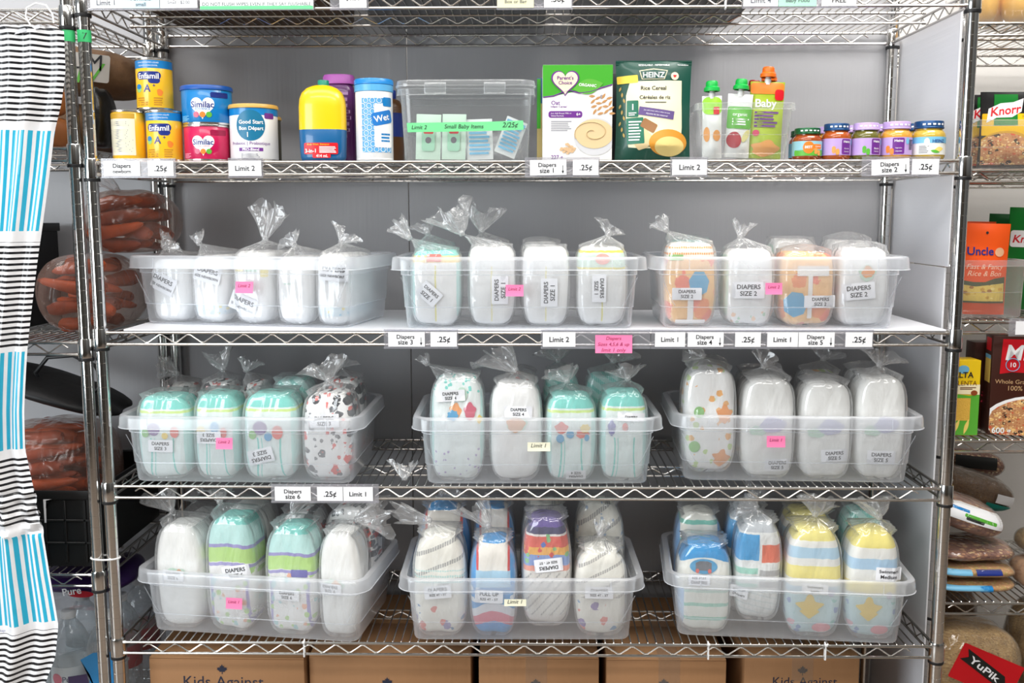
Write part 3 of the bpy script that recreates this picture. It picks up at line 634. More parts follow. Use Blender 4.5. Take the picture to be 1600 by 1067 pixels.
def bag_mesh(wd, ht, dp, knot, seed):
    rnd = random.Random(seed+99); hw, hd = wd/2+0.0035, dp/2+0.0035; yc = dp/2; nA = 60; b = MB(); rings = []
    ph = [rnd.uniform(0, 6.28) for _ in range(8)]
    def ring(z, sx, sy, cx, cy, amp, pl, p=6.0):
        q = []
        for i in range(nA):
            a = 2*pi*i/nA; ca, sa = cos(a), sin(a); e = (abs(ca)**p+abs(sa)**p)**(-1/p)
            wob = 1+amp*(sin(4*a+ph[0]+z*50)+0.7*sin(7*a+ph[1]-z*70)+0.5*sin(11*a+ph[2]+z*30))+pl*sin(15*a+ph[3])
            q.append((cx+hw*sx*ca*e*wob, cy+hd*sy*sa*e*wob, z))
        return q
    for v in (-0.999, -0.97, -0.9, -0.8, -0.6, -0.4, -0.2, 0, 0.2, 0.4, 0.6, 0.75, 0.87, 0.95):
        k = max(0.45, outline_w(v)); z = ht/2*(1+v)
        rings.append(ring(max(0.0004, z-0.003 if v < -0.9 else z), k, 1.0 if v > -0.95 else 0.85, 0, yc, 0.006, 0.004))
    z1 = ht+0.004
    if knot:
        kx, ky, kz = knot; kz = max(kz, z1+0.022)
        for t, s in ((0, 0.80), (0.18, 0.66), (0.42, 0.44), (0.66, 0.25), (0.85, 0.12), (1, 0.05)):
            p = 6-3.8*t; z = z1+(kz-z1)*t
            rings.append(ring(z, s, max(s, 0.006/hd) if t > 0.9 else s, kx*t, yc+(ky-yc)*t, 0.012, 0.07+0.06*t, p))
        b.loft(rings, True, False)
    else:
        for t, s in ((0, 0.84), (0.5, 0.6), (1, 0.2)): rings.append(ring(z1+0.008*t+0.006*t*sin(ph[4]), s, s, 0.01*t*sin(ph[5]), yc, 0.03, 0.05))
        b.loft(rings, True, True)
    return b.mesh('plastic_bag', [BAG], None)
def tail_mesh(vec, wide, seed, depth=0.5, zmax=9):
    """the flared, crumpled bag end above the knot (starts at the knot)"""
    rnd = random.Random(seed+7); b = MB(); n = 48; rings = []; V = Vector(vec); L = V.length; d = V.normalized()
    s = Vector((0, -1, 0)).cross(d); s = s.normalized() if s.length > 0.1 else Vector((1, 0, 0)); f = d.cross(s)
    ph = [rnd.uniform(0, 6.28) for _ in range(6)]
    for i in range(12):
        t = i/11; rad = 0.005+(wide/2-0.005)*t**0.8
        if i == 0: rad = 0.004
        q = []
        for k in range(n):
            a = 2*pi*k/n; g = 1+t*(0.32*sin(3*a+ph[0])+0.24*sin(5*a+ph[1]+2*t)+0.16*sin(9*a+ph[2]-3*t))+0.22*(1-t)*sin(10*a)
            h = L*t*(1+0.16*t*sin(2*a+ph[3])+0.13*t*sin(5*a+ph[4])+0.07*t*sin(13*a))
            q.append(d*h+s*(rad*cos(a)*g)+f*(rad*depth*sin(a)*g)+s*(0.10*L*sin(t*2.5+ph[5])*t))
        rings.append(q)
    b.loft(rings, False, False)
    for i_ in range(len(b.v)): b.v[i_] = (b.v[i_][0], b.v[i_][1], min(b.v[i_][2], zmax-0.004*rnd.random())) if b.v[i_][2] > zmax-0.004 else b.v[i_]
    b.tube([-d*0.004, d*0.0, d*0.004, d*0.009], [0.0055, 0.0068, 0.0062, 0.005], 10)
    return b.mesh('bag_tail', [TAIL], None)
STK = cm('label_sticker_paper', 243, 244, 248, 0.55)
NP = [0]
def pack(binkey, x, top, st, label, row=0, d=0.105, bot=None, tail=None, stk=(), mot=(), dy=0.0, lift=0.0, roll=0, group=None, yaw=0):
    """x=(px0,px1), top=px of its top: measured on the plane of its own front face"""
    global PT, TT
    PT, TT = {'3': (8.0, 0.03), '4': (5.2, 0.06), '5': (3.9, 0.10)}[binkey[0]]           # flat tops on the third shelf, domed ones at the bottom
    NP[0] += 1; B = BINS[binkey]; seed = NP[0]*13
    xc = (x[0]+x[1])/2; yf = 0.012+row*0.118+dy
    Yw = B['front'].y; 
    for _ in range(3):
        a = at(xc, top+40, Yw); s = (a-B['front']).dot(B['u']); Yw = (B['front']+B['u']*s+B['v']*yf).y
    z0 = B['z']+0.0045+lift
    p0, p1 = at(x[0], top+40, Yw), at(x[1], top+40, Yw); wd = (p1-p0).length-0.0055
    ht = at(xc, top, Yw+0.012).z-z0-0.004; P = (p0+p1)/2; P.z = z0; P.y = Yw
    zc = ZS[B['s']-1]+0.001-z0; ht = min(ht, zc-0.03)
    loc = (P-B['front']).dot(B['u']); lim = (0.2400 if d < 0.15 else 0.2330)-wd/2-0.0045
    if lim < 0: wd += 2*lim; lim = 0
    P += B['u']*(max(-lim, min(lim, loc))-loc)
    loc = (P-B['front']).dot(B['u']); prev = B.setdefault('last', {}).get(row, -1); over = prev-(loc-wd/2-0.0052)
    if over > 0: wd -= over; P += B['u']*(over/2); loc += over/2
    B['last'][row] = loc+wd/2+0.0052
    layers = max(4, int(d/0.014))
    t = thing('diaper_pack', label, 'diaper pack', P, B['yaw']+yaw, group, ry=roll)
    inst('diaper_stack', stack_mesh(wd, ht, d, STY[st], seed, layers), t)
    knot = None
    if tail:
        K = at(tail[0], tail[1], Yw+tail[5] if len(tail) > 5 else Yw+0.03); E = at(tail[2], tail[3], K.y+0.01)
        kl = K-P; kl.z = min(kl.z, zc-0.012); E.z = min(E.z, z0+zc-0.002+0.0*E.z); K = P+kl; knot = (kl.x, max(0.004, kl.y), max(kl.z, ht+0.026))
    inst('plastic_bag', bag_mesh(wd, ht, d, knot, seed), t)
    if tail:
        o = inst('bag_tail', tail_mesh(E-K, tail[4]*(Yw-CY)/F_PX, seed, 0.45, zc-knot[2]), t, knot)
    lay = [0]
    for (nm, shape, mt) in mot:
        lay[0] += 1; off = 0.0008+0.0004*lay[0]
        b = MB(); f = lambda X, Z: (X, front_y(X, Z, wd, ht)-off, Z)
        for pts in (shape if isinstance(shape[0], list) else [shape]):
            b.decal([(q[0]*wd/2, ht/2+q[1]*ht/2) for q in pts], f, 3)
        inst(nm, b.mesh(nm, [mt]), t)
    for (sx, sz, ang, lines, wpx, hpx) in stk:
        S = at(sx, sz, Yw)-P; k = (Yw-CY)/F_PX; sw, sh = wpx*k, hpx*k; an = radians(ang)
        f = lambda X, Z, o=0.0: (X, min(front_y(X, Z, wd, ht)-0.003, 0.010)-0.0018-o, Z)
        b = MB(); b.decal(rot2(rrect(S.x-sw/2, S.x+sw/2, S.z-sh/2, S.z+sh/2, 0.002, 3), an, (S.x, S.z)), f, 4)
        so = inst('label_sticker', b.mesh('label_sticker', [STK]), t)
        b = MB(); g = lambda X, Z: f(X, Z, 0.0005)
        nl = len(lines)
        for i, ln in enumerate(lines):
            off = ((nl-1)/2-i)*sh*0.40
            b.text(ln, g, S.x-sin(an)*off, S.z+cos(an)*off, size=min(sh*0.38, sw*0.94/max(1, len(ln))*1.55), ang=an, bold=True)
        inst('lettering', b.mesh('lettering', [INK]), so)
    return t
def hexa(cx, cz, a, b, k=6, rot=0.3): return [(cx+a*cos(2*pi*i/k+rot), cz+b*sin(2*pi*i/k+rot)) for i in range(k)]
PBLUE = cm('print_blue', 110, 182, 220, 0.7); PWHITE = cm('print_white', 248, 247, 244, 0.7); PGREEN = cm('print_green', 150, 200, 130, 0.7); PORANGE = cm('print_orange', 240, 168, 110, 0.7)
PLAV = cm('print_lavender', 200, 200, 224, 0.7); PMINT = cm('print_mint', 205, 230, 214, 0.7); PPURP = cm('print_purple', 150, 120, 170, 0.7); PRED = cm('print_red', 232, 120, 110, 0.7); PYEL = cm('print_yellow', 244, 214, 110, 0.7)
PBROWN = cm('print_tan', 222, 170, 130, 0.7); PGREY = cm('print_grey', 120, 122, 128, 0.7); PSKY = cm('print_sky', 90, 170, 215, 0.7); PINDIGO = cm('print_indigo', 110, 105, 180, 0.7)
NB = ['DIAPERS', 'SIZE NEWBORN']; GS = 'packs of diapers in clear bags'
def SZ(n): return ['DIAPERS', 'SIZE '+n]
# ---- newborn bin
pack('3A', (224, 291), 402, 'plain', 'white newborn diaper pack at the left end of its bin', stk=[(254, 442, -24, NB, 46, 28)], d=0.17, tail=(250, 396, 262, 384, 40))
pack('3A', (285, 356), 396, 'newborn', 'newborn pack with a blue and yellow band low on the diaper', stk=[(325, 428, -14, NB, 46, 26)], d=0.17, tail=(305, 390, 300, 376, 26))
pack('3A', (357, 424), 390, 'plain', 'newborn pack with a tall upright bag tail and pale printed waist', stk=[(378, 475, -22, NB, 50, 30)], d=0.17, tail=(412, 394, 414, 345, 50),
     mot=[('printed_motif', [rrect(-.85, -.35, .45, .72, .05), rrect(.55, .9, .3, .62, .05)], cm('print_pale_yellow', 248, 236, 180, .7)), ('printed_motif', [rrect(-.25, .4, .45, .68, .05)], PMINT)])
pack('3A', (426, 488), 398, 'plain', 'plain white newborn pack without a sticker', d=0.17, tail=(455, 392, 446, 380, 36), mot=[('printed_mark', [rrect(-.5, -.1, .18, .22, .01)], PMINT)])
pack('3A', (490, 548), 394, 'newborn', 'newborn pack at the right end of its bin under loose film', stk=[(521, 426, -5, NB, 46, 26)], d=0.18, tail=(530, 388, 540, 374, 44))
# ---- size 1 bin
pack('3B', (640, 720), 388, 'size1teal', 'size 1 pack with teal waist and slanted sticker', stk=[(671, 459, -42, SZ('1'), 36, 26)], tail=(640, 402, 620, 380, 30), mot=[('printed_motif', [rrect(-.35, .25, .70, .9, .05)], PRED)])
pack('3B', (730, 806), 382, 'faint', 'white size 1 pack left of the pink note with a sideways sticker', stk=[(781, 453, 90, SZ('1'), 44, 26)], tail=(722, 398, 705, 360, 66))
pack('3B', (815, 891), 382, 'faint', 'white size 1 pack right of the pink note with a sideways sticker', stk=[(858, 457, 90, SZ('1'), 44, 26)])
pack('3B', (901, 982), 383, 'yellowtop', 'size 1 pack with yellow edged printed waist', stk=[(936, 450, -90, SZ('1'), 44, 22)], tail=(950, 376, 955, 364, 40), mot=[('printed_motif', [ell(0, .70, .30, .14)], cm('print_pink', 246, 170, 160, .7))])
pack('3B', (646, 712), 380, 'tealback', 'teal size 1 pack standing behind the slanted sticker pack', row=1, d=0.1, tail=(668, 372, 662, 356, 40))
pack('3B', (732, 800), 376, 'plain', 'white pack behind the size 1 pack left of the pink note', row=1, d=0.1, tail=(752, 385, 757, 352, 56, 0.0))
pack('3B', (812, 880), 375, 'plain', 'white pack behind the size 1 pack right of the pink note', row=1, d=0.1)
pack('3B', (906, 978), 380, 'plain', 'white pack behind the yellow waist size 1 pack', row=1, d=0.1)
# ---- size 2 bin
cloud = [hexa(.25, -.02, .42, .38, 7, .2)]
pack('3C', (1040, 1122), 376, 'orangetop', 'orange size 2 pack with folded green print at its top', stk=[(1073, 459, 0, SZ('2'), 46, 19)], tail=(1040, 388, 1028, 372, 30),
     mot=[('printed_patch', [hexa(.30, .02, .42, .32, 7, .2)], PBLUE), ('printed_strap', [rrect(-.14, .10, -.95, -.38, .03), rrect(-.6, .6, -.97, -.86, .03)], PWHITE), ('printed_label', [rrect(-.9, -.35, .58, .72, .01)], PGREEN)])
pack('3C', (1134, 1213), 386, 'greens', 'white size 2 pack with faint blue line and dots at its foot', stk=[(1169, 453, 0, SZ('2'), 50, 26)], tail=(1156, 380, 1160, 360, 30))
pack('3C', (1221, 1308), 390, 'orange', 'orange size 2 pack with a large blue print and low sticker', stk=[(1281, 471, 0, SZ('2'), 50, 19)],
     mot=[('printed_patch', [hexa(-.48, -.42, .46, .36, 7, .1)], PBLUE), ('printed_strap', [rrect(-.03, .14, -.8, .45, .03), rrect(-.45, .75, .35, .62, .03)], PWHITE)])
pack('3C', (1312, 1394), 384, 'plain', 'white size 2 pack with a small tan animal print', stk=[(1341, 455, 5, SZ('2'), 50, 26)], mot=[('printed_motif', [blobby(.05, .36, .34, .20, 5, .13, .4)], PMINT), ('printed_motif', [blobby(.08, .38, .24, .15, 4, .16, 1)], PORANGE)])
pack('3C', (1046, 1115), 372, 'tealback', 'pale pack behind the orange size 2 pack with folded top', row=1, d=0.1)
pack('3C', (1205, 1280), 370, 'greens', 'white pack with green folds behind the blue printed orange pack', row=1, d=0.1)
pack('3C', (1300, 1375), 372, 'plain', 'white pack behind the tan animal print size 2 pack', row=1, d=0.1)
# ---- size 3 bin
pack('4A', (196, 284), 616, 'teal', 'teal waist size 3 pack at the left end of its bin', stk=[(252, 696, -1, SZ('3'), 40, 20)], mot=[('printed_motif', [ell(-.30, .22, .24, .16)], PPURP), ('printed_motif', [ell(.48, .15, .16, .14)], PRED), ('printed_motif', [ell(.12, .06, .12, .08)], PYEL), ('printed_motif', [ell(-.62, .12, .14, .1)], PGREEN)])
pack('4A', (287, 371), 613, 'teal', 'teal waist size 3 pack behind the pink note, sticker upside down', stk=[(327, 683, 180, SZ('3'), 40, 20)], mot=[('printed_motif', [ell(0, .24, .2, .13)], PSKY), ('printed_motif', [ell(-.65, .14, .22, .13)], PYEL), ('printed_motif', [ell(.4, .12, .15, .12)], PRED)])
pack('4A', (374, 464), 612, 'teal', 'teal waist size 3 pack with tilted upside down sticker', stk=[(408, 712, 194, SZ('3'), 42, 24)], mot=[('printed_motif', [ell(-.32, .22, .26, .16)], PPURP), ('printed_motif', [ell(.32, .12, .20, .16)], PRED), ('printed_motif', [ell(-.02, .02, .14, .1)], PSKY), ('printed_motif', [ell(-.6, .06, .14, .1)], PGREEN)])
pack('4A', (473, 556), 612, 'blots', 'size 3 pack printed all over in grey and red blots', stk=[(507, 657, 2, SZ('3'), 48, 22)], tail=(513, 606, 506, 580, 64), d=0.105)
pack('4A', (238, 300), 600, 'blots', 'blot printed pack behind the leftmost teal size 3 pack', row=1, d=0.1, tail=(276, 596, 252, 582, 40))
pack('4A', (304, 368), 594, 'blots', 'blot printed pack behind the pink note size 3 pack', row=1, d=0.1, tail=(349, 591, 340, 564, 46))
pack('4A', (374, 414), 596, 'blots', 'narrow blot printed pack between the two rear teal and red packs', row=1, d=0.1, tail=(384, 584, 390, 568, 34))
pack('4A', (420, 486), 590, 'tealback', 'pale teal pack behind the tilted sticker size 3 pack', row=1, d=0.1)
pack('4A', (495, 566), 590, 'blots', 'red and grey pack behind the blot printed size 3 pack', row=1, d=0.09, dy=0.012, tail=(532, 586, 536, 572, 40))
# ---- size 4 bin
pack('4B', (670, 757), 586, 'tealpat', 'size 4 pack with teal lattice top and coloured figures', stk=[(704, 618, 3, SZ('4'), 46, 18)], tail=(668, 596, 662, 584, 22), mot=[('printed_motif', [blobby(-.05, .36, .22, .15, 5, .13, 1), ], PORANGE), ('printed_motif', [blobby(-.15, .28, .20, .10, 7, .12, 2)], PSKY), ('printed_motif', [blobby(.5, .36, .22, .16, 5, .13, 0)], cm('print_rose', 214, 110, 130, .7)), ('printed_motif', [ell(.2, .68, .2, .14)], PMINT), ('printed_motif', [blobby(.85, .2, .1, .08, 5, .13, 0)], PYEL)])
pack('4B', (764, 848), 596, 'plain', 'white size 4 pack with a large twisted bag top', stk=[(810, 643, -1, SZ('4'), 44, 18)], tail=(806, 596, 772, 562, 62), mot=[('printed_motif', [blobby(.05, .18, .40, .17, 4, .1, 0)], PMINT), ('printed_motif', [blobby(.0, .18, .36, .16, 5, .12, .5)], PBROWN)])
pack('4B', (852, 934), 614, 'teal', 'size 4 pack with teal gathers and two red printed figures', stk=[(900, 742, 180, SZ('4'), 32, 16)], tail=(886, 609, 880, 590, 58), mot=[('printed_motif', [blobby(-.4, .25, .26, .13, 5, .13, 0), blobby(.45, .12, .26, .11, 5, .13, 2)], PRED), ('printed_motif', [ell(-.45, .0, .16, .1), ell(-.05, .1, .16, .09), ell(.62, .02, .1, .08)], PSKY), ('printed_motif', [blobby(.55, .24, .2, .1, 7, .12, 0)], PYEL)])
pack('4B', (940, 1026), 610, 'teal', 'size 4 pack with teal gathers and a small indigo print', stk=[(986, 651, -3, ['DIAPERS'], 44, 14)], tail=(981, 606, 978, 588, 56), mot=[('printed_motif', [blobby(-.55, .22, .16, .17, 5, .13, 0)], PINDIGO), ('printed_motif', [ell(.02, .24, .12, .09)], PRED)])
pack('4B', (786, 842), 582, 'blots', 'grey blot pack behind the white size 4 pack', row=1, d=0.09)
pack('4B', (848, 908), 580, 'tealback', 'pale bagged pack behind the red figure size 4 pack', row=1, d=0.09, tail=(872, 576, 868, 558, 60))
pack('4B', (914, 982), 582, 'tealback', 'pale bagged pack behind the indigo print size 4 pack', row=1, d=0.09, tail=(958, 578, 964, 560, 64))
# ---- size 5 bin
pack('4C', (1068, 1152), 574, 'safari', 'size 5 pack printed with orange and green animals and dots', tail=(1098, 568, 1076, 554, 40), d=0.105, mot=[('printed_motif', [blobby(.55, .15, .28, .16, 5, .22, 0), blobby(.45, -.72, .32, .15, 5, .25, 1)], PORANGE), ('printed_motif', [ell(-.45, .18, .2, .11), ell(-.6, -.5, .22, .11)], PGREEN)], lift=0.012)
eleph = [('printed_leaf', [blobby(-.4, -.02, .35, .10, 7, .12, 1)], PMINT), ('printed_motif', [blobby(.15, .10, .48, .16, 4, .09, .5)], PLAV)]
pack('4C', (1160, 1246), 590, 'elephant', 'size 5 pack behind the pink note with a low sticker', stk=[(1214, 726, 2, SZ('5'), 40, 20)], tail=(1192, 583, 1200, 570, 60), mot=eleph)
pack('4C', (1252, 1336), 596, 'elephant', 'third size 5 pack from the left with a lavender print', stk=[(1303, 711, 3, SZ('5'), 42, 20)], mot=eleph)
pack('4C', (1342, 1424), 588, 'elephant', 'size 5 pack at the right end with a looped bag top', stk=[(1376, 714, -1, SZ('5'), 44, 22)], tail=(1372, 584, 1376, 566, 58), mot=eleph)
pack('4C', (1078, 1145), 566, 'safari', 'pack behind the orange and green animal print pack', row=1, d=0.09)
pack('4C', (1152, 1232), 578, 'elephant', 'white pack behind the pink note size 5 pack', row=1, d=0.09)
pack('4C', (1250, 1320), 578, 'safari', 'printed pack behind the third size 5 pack', row=1, d=0.09, tail=(1285, 574, 1288, 560, 50))
pack('4C', (1336, 1404), 576, 'elephant', 'white pack behind the looped bag size 5 pack', row=1, d=0.09)
# ---- size 6 bin
swirl = [('printed_leaf', [blobby(-.05, .10, .5, .08, 7, .12, 1)], PMINT), ('printed_motif', [blobby(.1, .07, .2, .09, 5, .13, 0)], PBROWN)]
pack('5A', (224, 306), 816, 'elephant', 'white size 6 pack at the left end with a bag top fanning left', stk=[(272, 898, -2, SZ('6'), 36, 18)], tail=(266, 812, 246, 782, 60), mot=swirl, d=0.10)
pack('5A', (310, 396), 804, 'train', 'size 6 pack with teal gathers and white slanted sticker', stk=[(370, 893, 9, SZ('6'), 46, 24)], tail=(340, 800, 338, 770, 44), d=0.10)
pack('5A', (408, 492), 820, 'train', 'size 6 pack with teal gathers and indigo printed plate', stk=[(449, 929, -2, SZ('6'), 42, 18)], tail=(455, 816, 470, 790, 36), d=0.10, mot=[('printed_plate', [rrect(.1, .75, .10, .24, .03)], PINDIGO)])
pack('5A', (496, 574), 830, 'elephant', 'white size 6 pack at the right end with a bag top pointing right', stk=[(516, 920, -3, SZ('6'), 38, 18)], tail=(556, 830, 600, 815, 60), d=0.105, mot=[('printed_leaf', [blobby(-.2, .02, .5, .12, 7, .12, 1)], PMINT), ('printed_motif', [blobby(-.1, .0, .26, .12, 5, .13, 0)], PBROWN)])
pack('5A', (270, 334), 800, 'greens', 'shaded pack behind the leftmost size 6 pack', row=1, d=0.10, tail=(300, 796, 296, 784, 40))
pack('5A', (340, 420), 786, 'elephant', 'white pack behind the slanted sticker size 6 pack', row=1, d=0.10)
pack('5A', (428, 500), 796, 'blots', 'blot printed pack behind the indigo plate size 6 pack', row=1, d=0.10, tail=(470, 790, 474, 778, 40))
pack('5A', (510, 600), 790, 'blots', 'blot printed pack behind the rightmost white size 6 pack', row=1, d=0.10)
# ---- pull-up bin
pack('5B', (630, 716), 832, 'greyteal', 'pull up pack with pale teal rows at the left end of its bin', stk=[(684, 924, 5, ['DIAPERS', 'SIZE 4T - 5T'], 44, 22)], d=0.10, tail=(672, 828, 620, 818, 34))
pack('5B', (726, 808), 842, 'pullblue', 'blue pull up pack with white panel and red piping', stk=[(764, 931, -2, ['PULL UP', 'SIZE 4T - 5T'], 46, 22)], d=0.10, tail=(764, 836, 742, 800, 52))
pack('5B', (815, 894), 806, 'knit', 'tall pull up pack with purple gathers and knit coloured bands', stk=[(857, 882, 186, ['DIAPERS', 'SIZE 4T - 5T'], 46, 22)], d=0.10, dy=0.006, lift=0.02)
pack('5B', (898, 982), 856, 'greymix', 'pull up pack with grey rows at the right end of its bin', stk=[(936, 925, -1, ['DIAPERS', 'SIZE 4T - 5T'], 46, 20)], d=0.10, tail=(938, 850, 942, 828, 26))
pack('5B', (646, 730), 790, 'pullblue', 'blue bagged pack behind the pale teal row pull up pack', row=1, d=0.1, tail=(690, 784, 700, 770, 60))
pack('5B', (738, 806), 788, 'pullblue', 'red and blue pack behind the white panel pull up pack', row=1, d=0.1)
pack('5B', (814, 890), 784, 'greyrow', 'grey row pull up pack behind the knit banded pack', row=1, d=0.1)
pack('5B', (900, 980), 782, 'greyrow', 'grey row pull up pack behind the rightmost pull up pack', row=1, d=0.1)
# ---- swimmers and truck bin
pack('5C', (1040, 1126), 846, 'truck', 'truck print pack with blue waist and oval emblem', stk=[(1092, 905, 0, ['SIZE 3T/5T', 'DIAPERS'], 34, 18)], d=0.10, mot=[('printed_emblem', [ell(-.05, .52, .52, .17)], PSKY), ('printed_truck', [[(-.35, .43), (.25, .43), (.25, .60), (.1, .64), (-.2, .64), (-.35, .60)]], PGREY), ('printed_wheel', [ell(-.28, .42, .07, .05), ell(.18, .42, .07, .05)], PRED)])
pack('5C', (1132, 1224), 812, 'mixed', 'pack of blue and orange rolled diapers', stk=[(1155, 926, -6, ['SIZE 3T/5T', 'Diapers'], 28, 20)], d=0.10, dy=0.006, lift=0.03, tail=(1180, 806, 1160, 794, 60))
star = [('printed_starfish', [blobby(-.15, -.42, .42, .18, 5, .3, 0)], PYEL), ('printed_flower', [ell(.3, -.82, .34, .1)], cm('print_coral', 244, 160, 170, .7)), ('printed_shell', [ell(.6, -.15, .12, .07)], PLAV)]
pack('5C', (1228, 1320), 824, 'swim', 'large swimmers pack with blue and yellow stripes', stk=[(1273, 919, -2, ['Swimmers', 'Large'], 42, 16)], d=0.10, tail=(1271, 820, 1278, 792, 56), mot=star)
pack('5C', (1326, 1410), 828, 'swim2', 'medium swimmers pack with yellow top stripe at the right end', stk=[(1388, 896, -2, ['Swimmers', 'Medium'], 42, 22)], d=0.10, tail=(1371, 824, 1362, 790, 66), mot=star)
pack('5C', (1036, 1112), 796, 'stripes', 'green striped pack behind the truck print pack', row=1, d=0.1)
pack('5C', (1128, 1206), 790, 'mixed', 'blue and orange pack behind the rolled diapers', row=1, d=0.1, tail=(1170, 786, 1180, 776, 60))
pack('5C', (1220, 1310), 796, 'swim', 'striped swimmers pack behind the large swimmers pack', row=1, d=0.1)
pack('5C', (1316, 1385), 794, 'tealback', 'teal swimmers pack behind the medium swimmers pack', row=1, d=0.1)

# pink and yellow notes stuck on the bins
def binnote(key, label, x0, x1, y0, text, m=PINK, ink=PINKINK, hpx=18):
    B = BINS[key]; Yw = B['front'].y
    for _ in range(3):
        P = at((x0+x1)/2, y0, Yw); h = P.z-B['z']; s = (P-B['front']).dot(B['u'])
        off = -(0.0055+(0.0098 if h > 0.1135 else 0.0)+0.075*min(h, 0.148)+0.0022)
        Yw = (B['front']+B['u']*s+B['v']*off).y
    P = at((x0+x1)/2, y0, Yw); k = (Yw-CY)/F_PX
    note(label, P, (x1-x0)*k, hpx*k, [(text, 0.7, 0.35)], m, ink, B['yaw'], 0.002, lean=-0.07)
NOTEY = cm('pale_note', 243, 240, 214, 0.6)
binnote('3A', 'pink limit 2 note on the front of the newborn bin', 367, 397, 440, 'Limit 2')
binnote('3B', 'pink limit 2 note on the front of the size 1 bin', 790, 818, 445, 'Limit 2')
binnote('3C', 'pink limit 2 note on the front of the size 2 bin', 1196, 1222, 442, 'Limit 2')
binnote('4A', 'pink limit 2 note on the front of the size 3 bin', 337, 364, 684, 'Limit 2')
binnote('4B', 'pale yellow limit 1 note on the front of the size 4 bin', 824, 860, 691, 'Limit 1', NOTEY, INK, 14)
binnote('4C', 'bright pink limit 1 note on the front of the size 5 bin', 1198, 1227, 681, 'Limit 1')
binnote('5A', 'pink limit 1 note on the front of the size 6 bin', 352, 380, 934, 'Limit 1')
binnote('5B', 'pale limit 1 note on the front of the pull up bin', 787, 823, 936, 'Limit 1', NOTEY, INK, 11)

fm = tail_mesh((0.0, 0.012, 0.030), .05, 777, .5); o = inst('film_scrap', fm, None, (at(632, 755, .02).x, .022, TOP[3]+.0085)); tag(o, 'crumpled scrap of clear film lying on the fourth shelf edge', 'plastic film')
# ================================================================== second shelf: formula, bottles, cereal, jars
Z2 = TOP[1]+0.0006
def wpx(px, Y): return px*(Y-CY)/F_PX
def lines(b, fn, x0, x1, z0, z1, n, fill=0.55, seed=1, cols=1):
    rnd = random.Random(seed)
    for i in range(n):
        zc = z1-(z1-z0)*(i+0.5)/n; hh = (z1-z0)/n*fill/2; e = x1-(x1-x0)*rnd.uniform(0, 0.3)
        b.decal(rect(x0, e, zc-hh, zc+hh, 3), fn, 1)
STEEL = mat('tin', (0.78, 0.77, 0.74), 0.25, 1.0)
YEL = cm('can_yellow', 250, 196, 42, 0.3, coat=0.3); BLU = cm('can_blue', 20, 130, 200, 0.3, coat=0.3); NAVY = cm('navy', 24, 46, 130, 0.35, coat=0.2); WHT = cm('print_pure_white', 250, 250, 250, 0.4)
GOLD = cm('gold_lid', 214, 170, 84, 0.35); MAG = cm('magenta', 205, 14, 84, 0.3, coat=0.3); ROYAL = cm('lid_royal_blue', 22, 84, 168, 0.35); PURP = cm('purple_print', 110, 44, 140, 0.45); RED = cm('label_red', 214, 22, 36, 0.4)
CREAM = cm('cream_print', 250, 236, 196, 0.5); LGREEN = cm('leaf_green', 92, 176, 56, 0.45); DKG = cm('deep_green', 8, 74, 60, 0.4, coat=0.2); CYAN = cm('teal_emblem', 8, 112, 150, 0.4); ORG = cm('print_strong_orange', 240, 130, 40, 0.45)
SOFTINK = cm('soft_grey_print', 150, 150, 158, 0.6); LAV = cm('label_lavender', 190, 160, 215, 0.45); SKYL = cm('label_sky', 120, 190, 226, 0.45)
def can(label, px0, px1, ytop, ybase, m, name='formula_can', Yf=0.016, z0=Z2, cat='can', lid=None, rz=0, taper=0):
    R = wpx((px1-px0)/2, Yf+0.03)-0.0022; yc = Yf+R; x = at((px0+px1)/2, (ytop+ybase)/2, yc).x
    h = at((px0+px1)/2, ytop, yc-R*0.3).z-z0
    t = thing(name, label, cat, (x, yc, z0), rz, None)
    b = MB(); b.lathe([(R-0.001, 0.004), (R, 0.0055), (R, h-0.006), (R-0.001, h-0.0045)], 48); b.build('body', m, t)
    if lid is None:
        b = MB(); b.lathe([(0, 0.001), (R-0.003, 0.001), (R-0.002, 0), (R+0.0012, 0.0008), (R+0.0012, 0.004), (R-0.0005, 0.0048)], 48); b.build('rim', STEEL, t)
        b = MB(); b.lathe([(R-0.0005, h-0.005), (R+0.0012, h-0.004), (R+0.0012, h-0.0008), (R, h), (R-0.003, h-0.0006), (R-0.005, h-0.004), (0, h-0.004)], 48); b.build('rim', STEEL, t)
    else:
        lm, lh = lid
        b = MB(); b.lathe([(R-0.001, 0.004), (R-0.002, 0), (0, 0.0005)][::-1], 48); b.build('rim', STEEL, t)
        b = MB(); b.lathe([(R, h-lh), (R+0.0022, h-lh+0.0008), (R+0.0022, h-0.003), (R+0.0006, h-0.0004), (R-0.003, h), (R-0.005, h-0.002), (0, h-0.002)], 48); b.build('lid', lm, t)
    return t, R, h, yc
def part(t, nm, m, fill, parent=None):
    b = MB(); fill(b); return b.build(nm, m, parent or t)
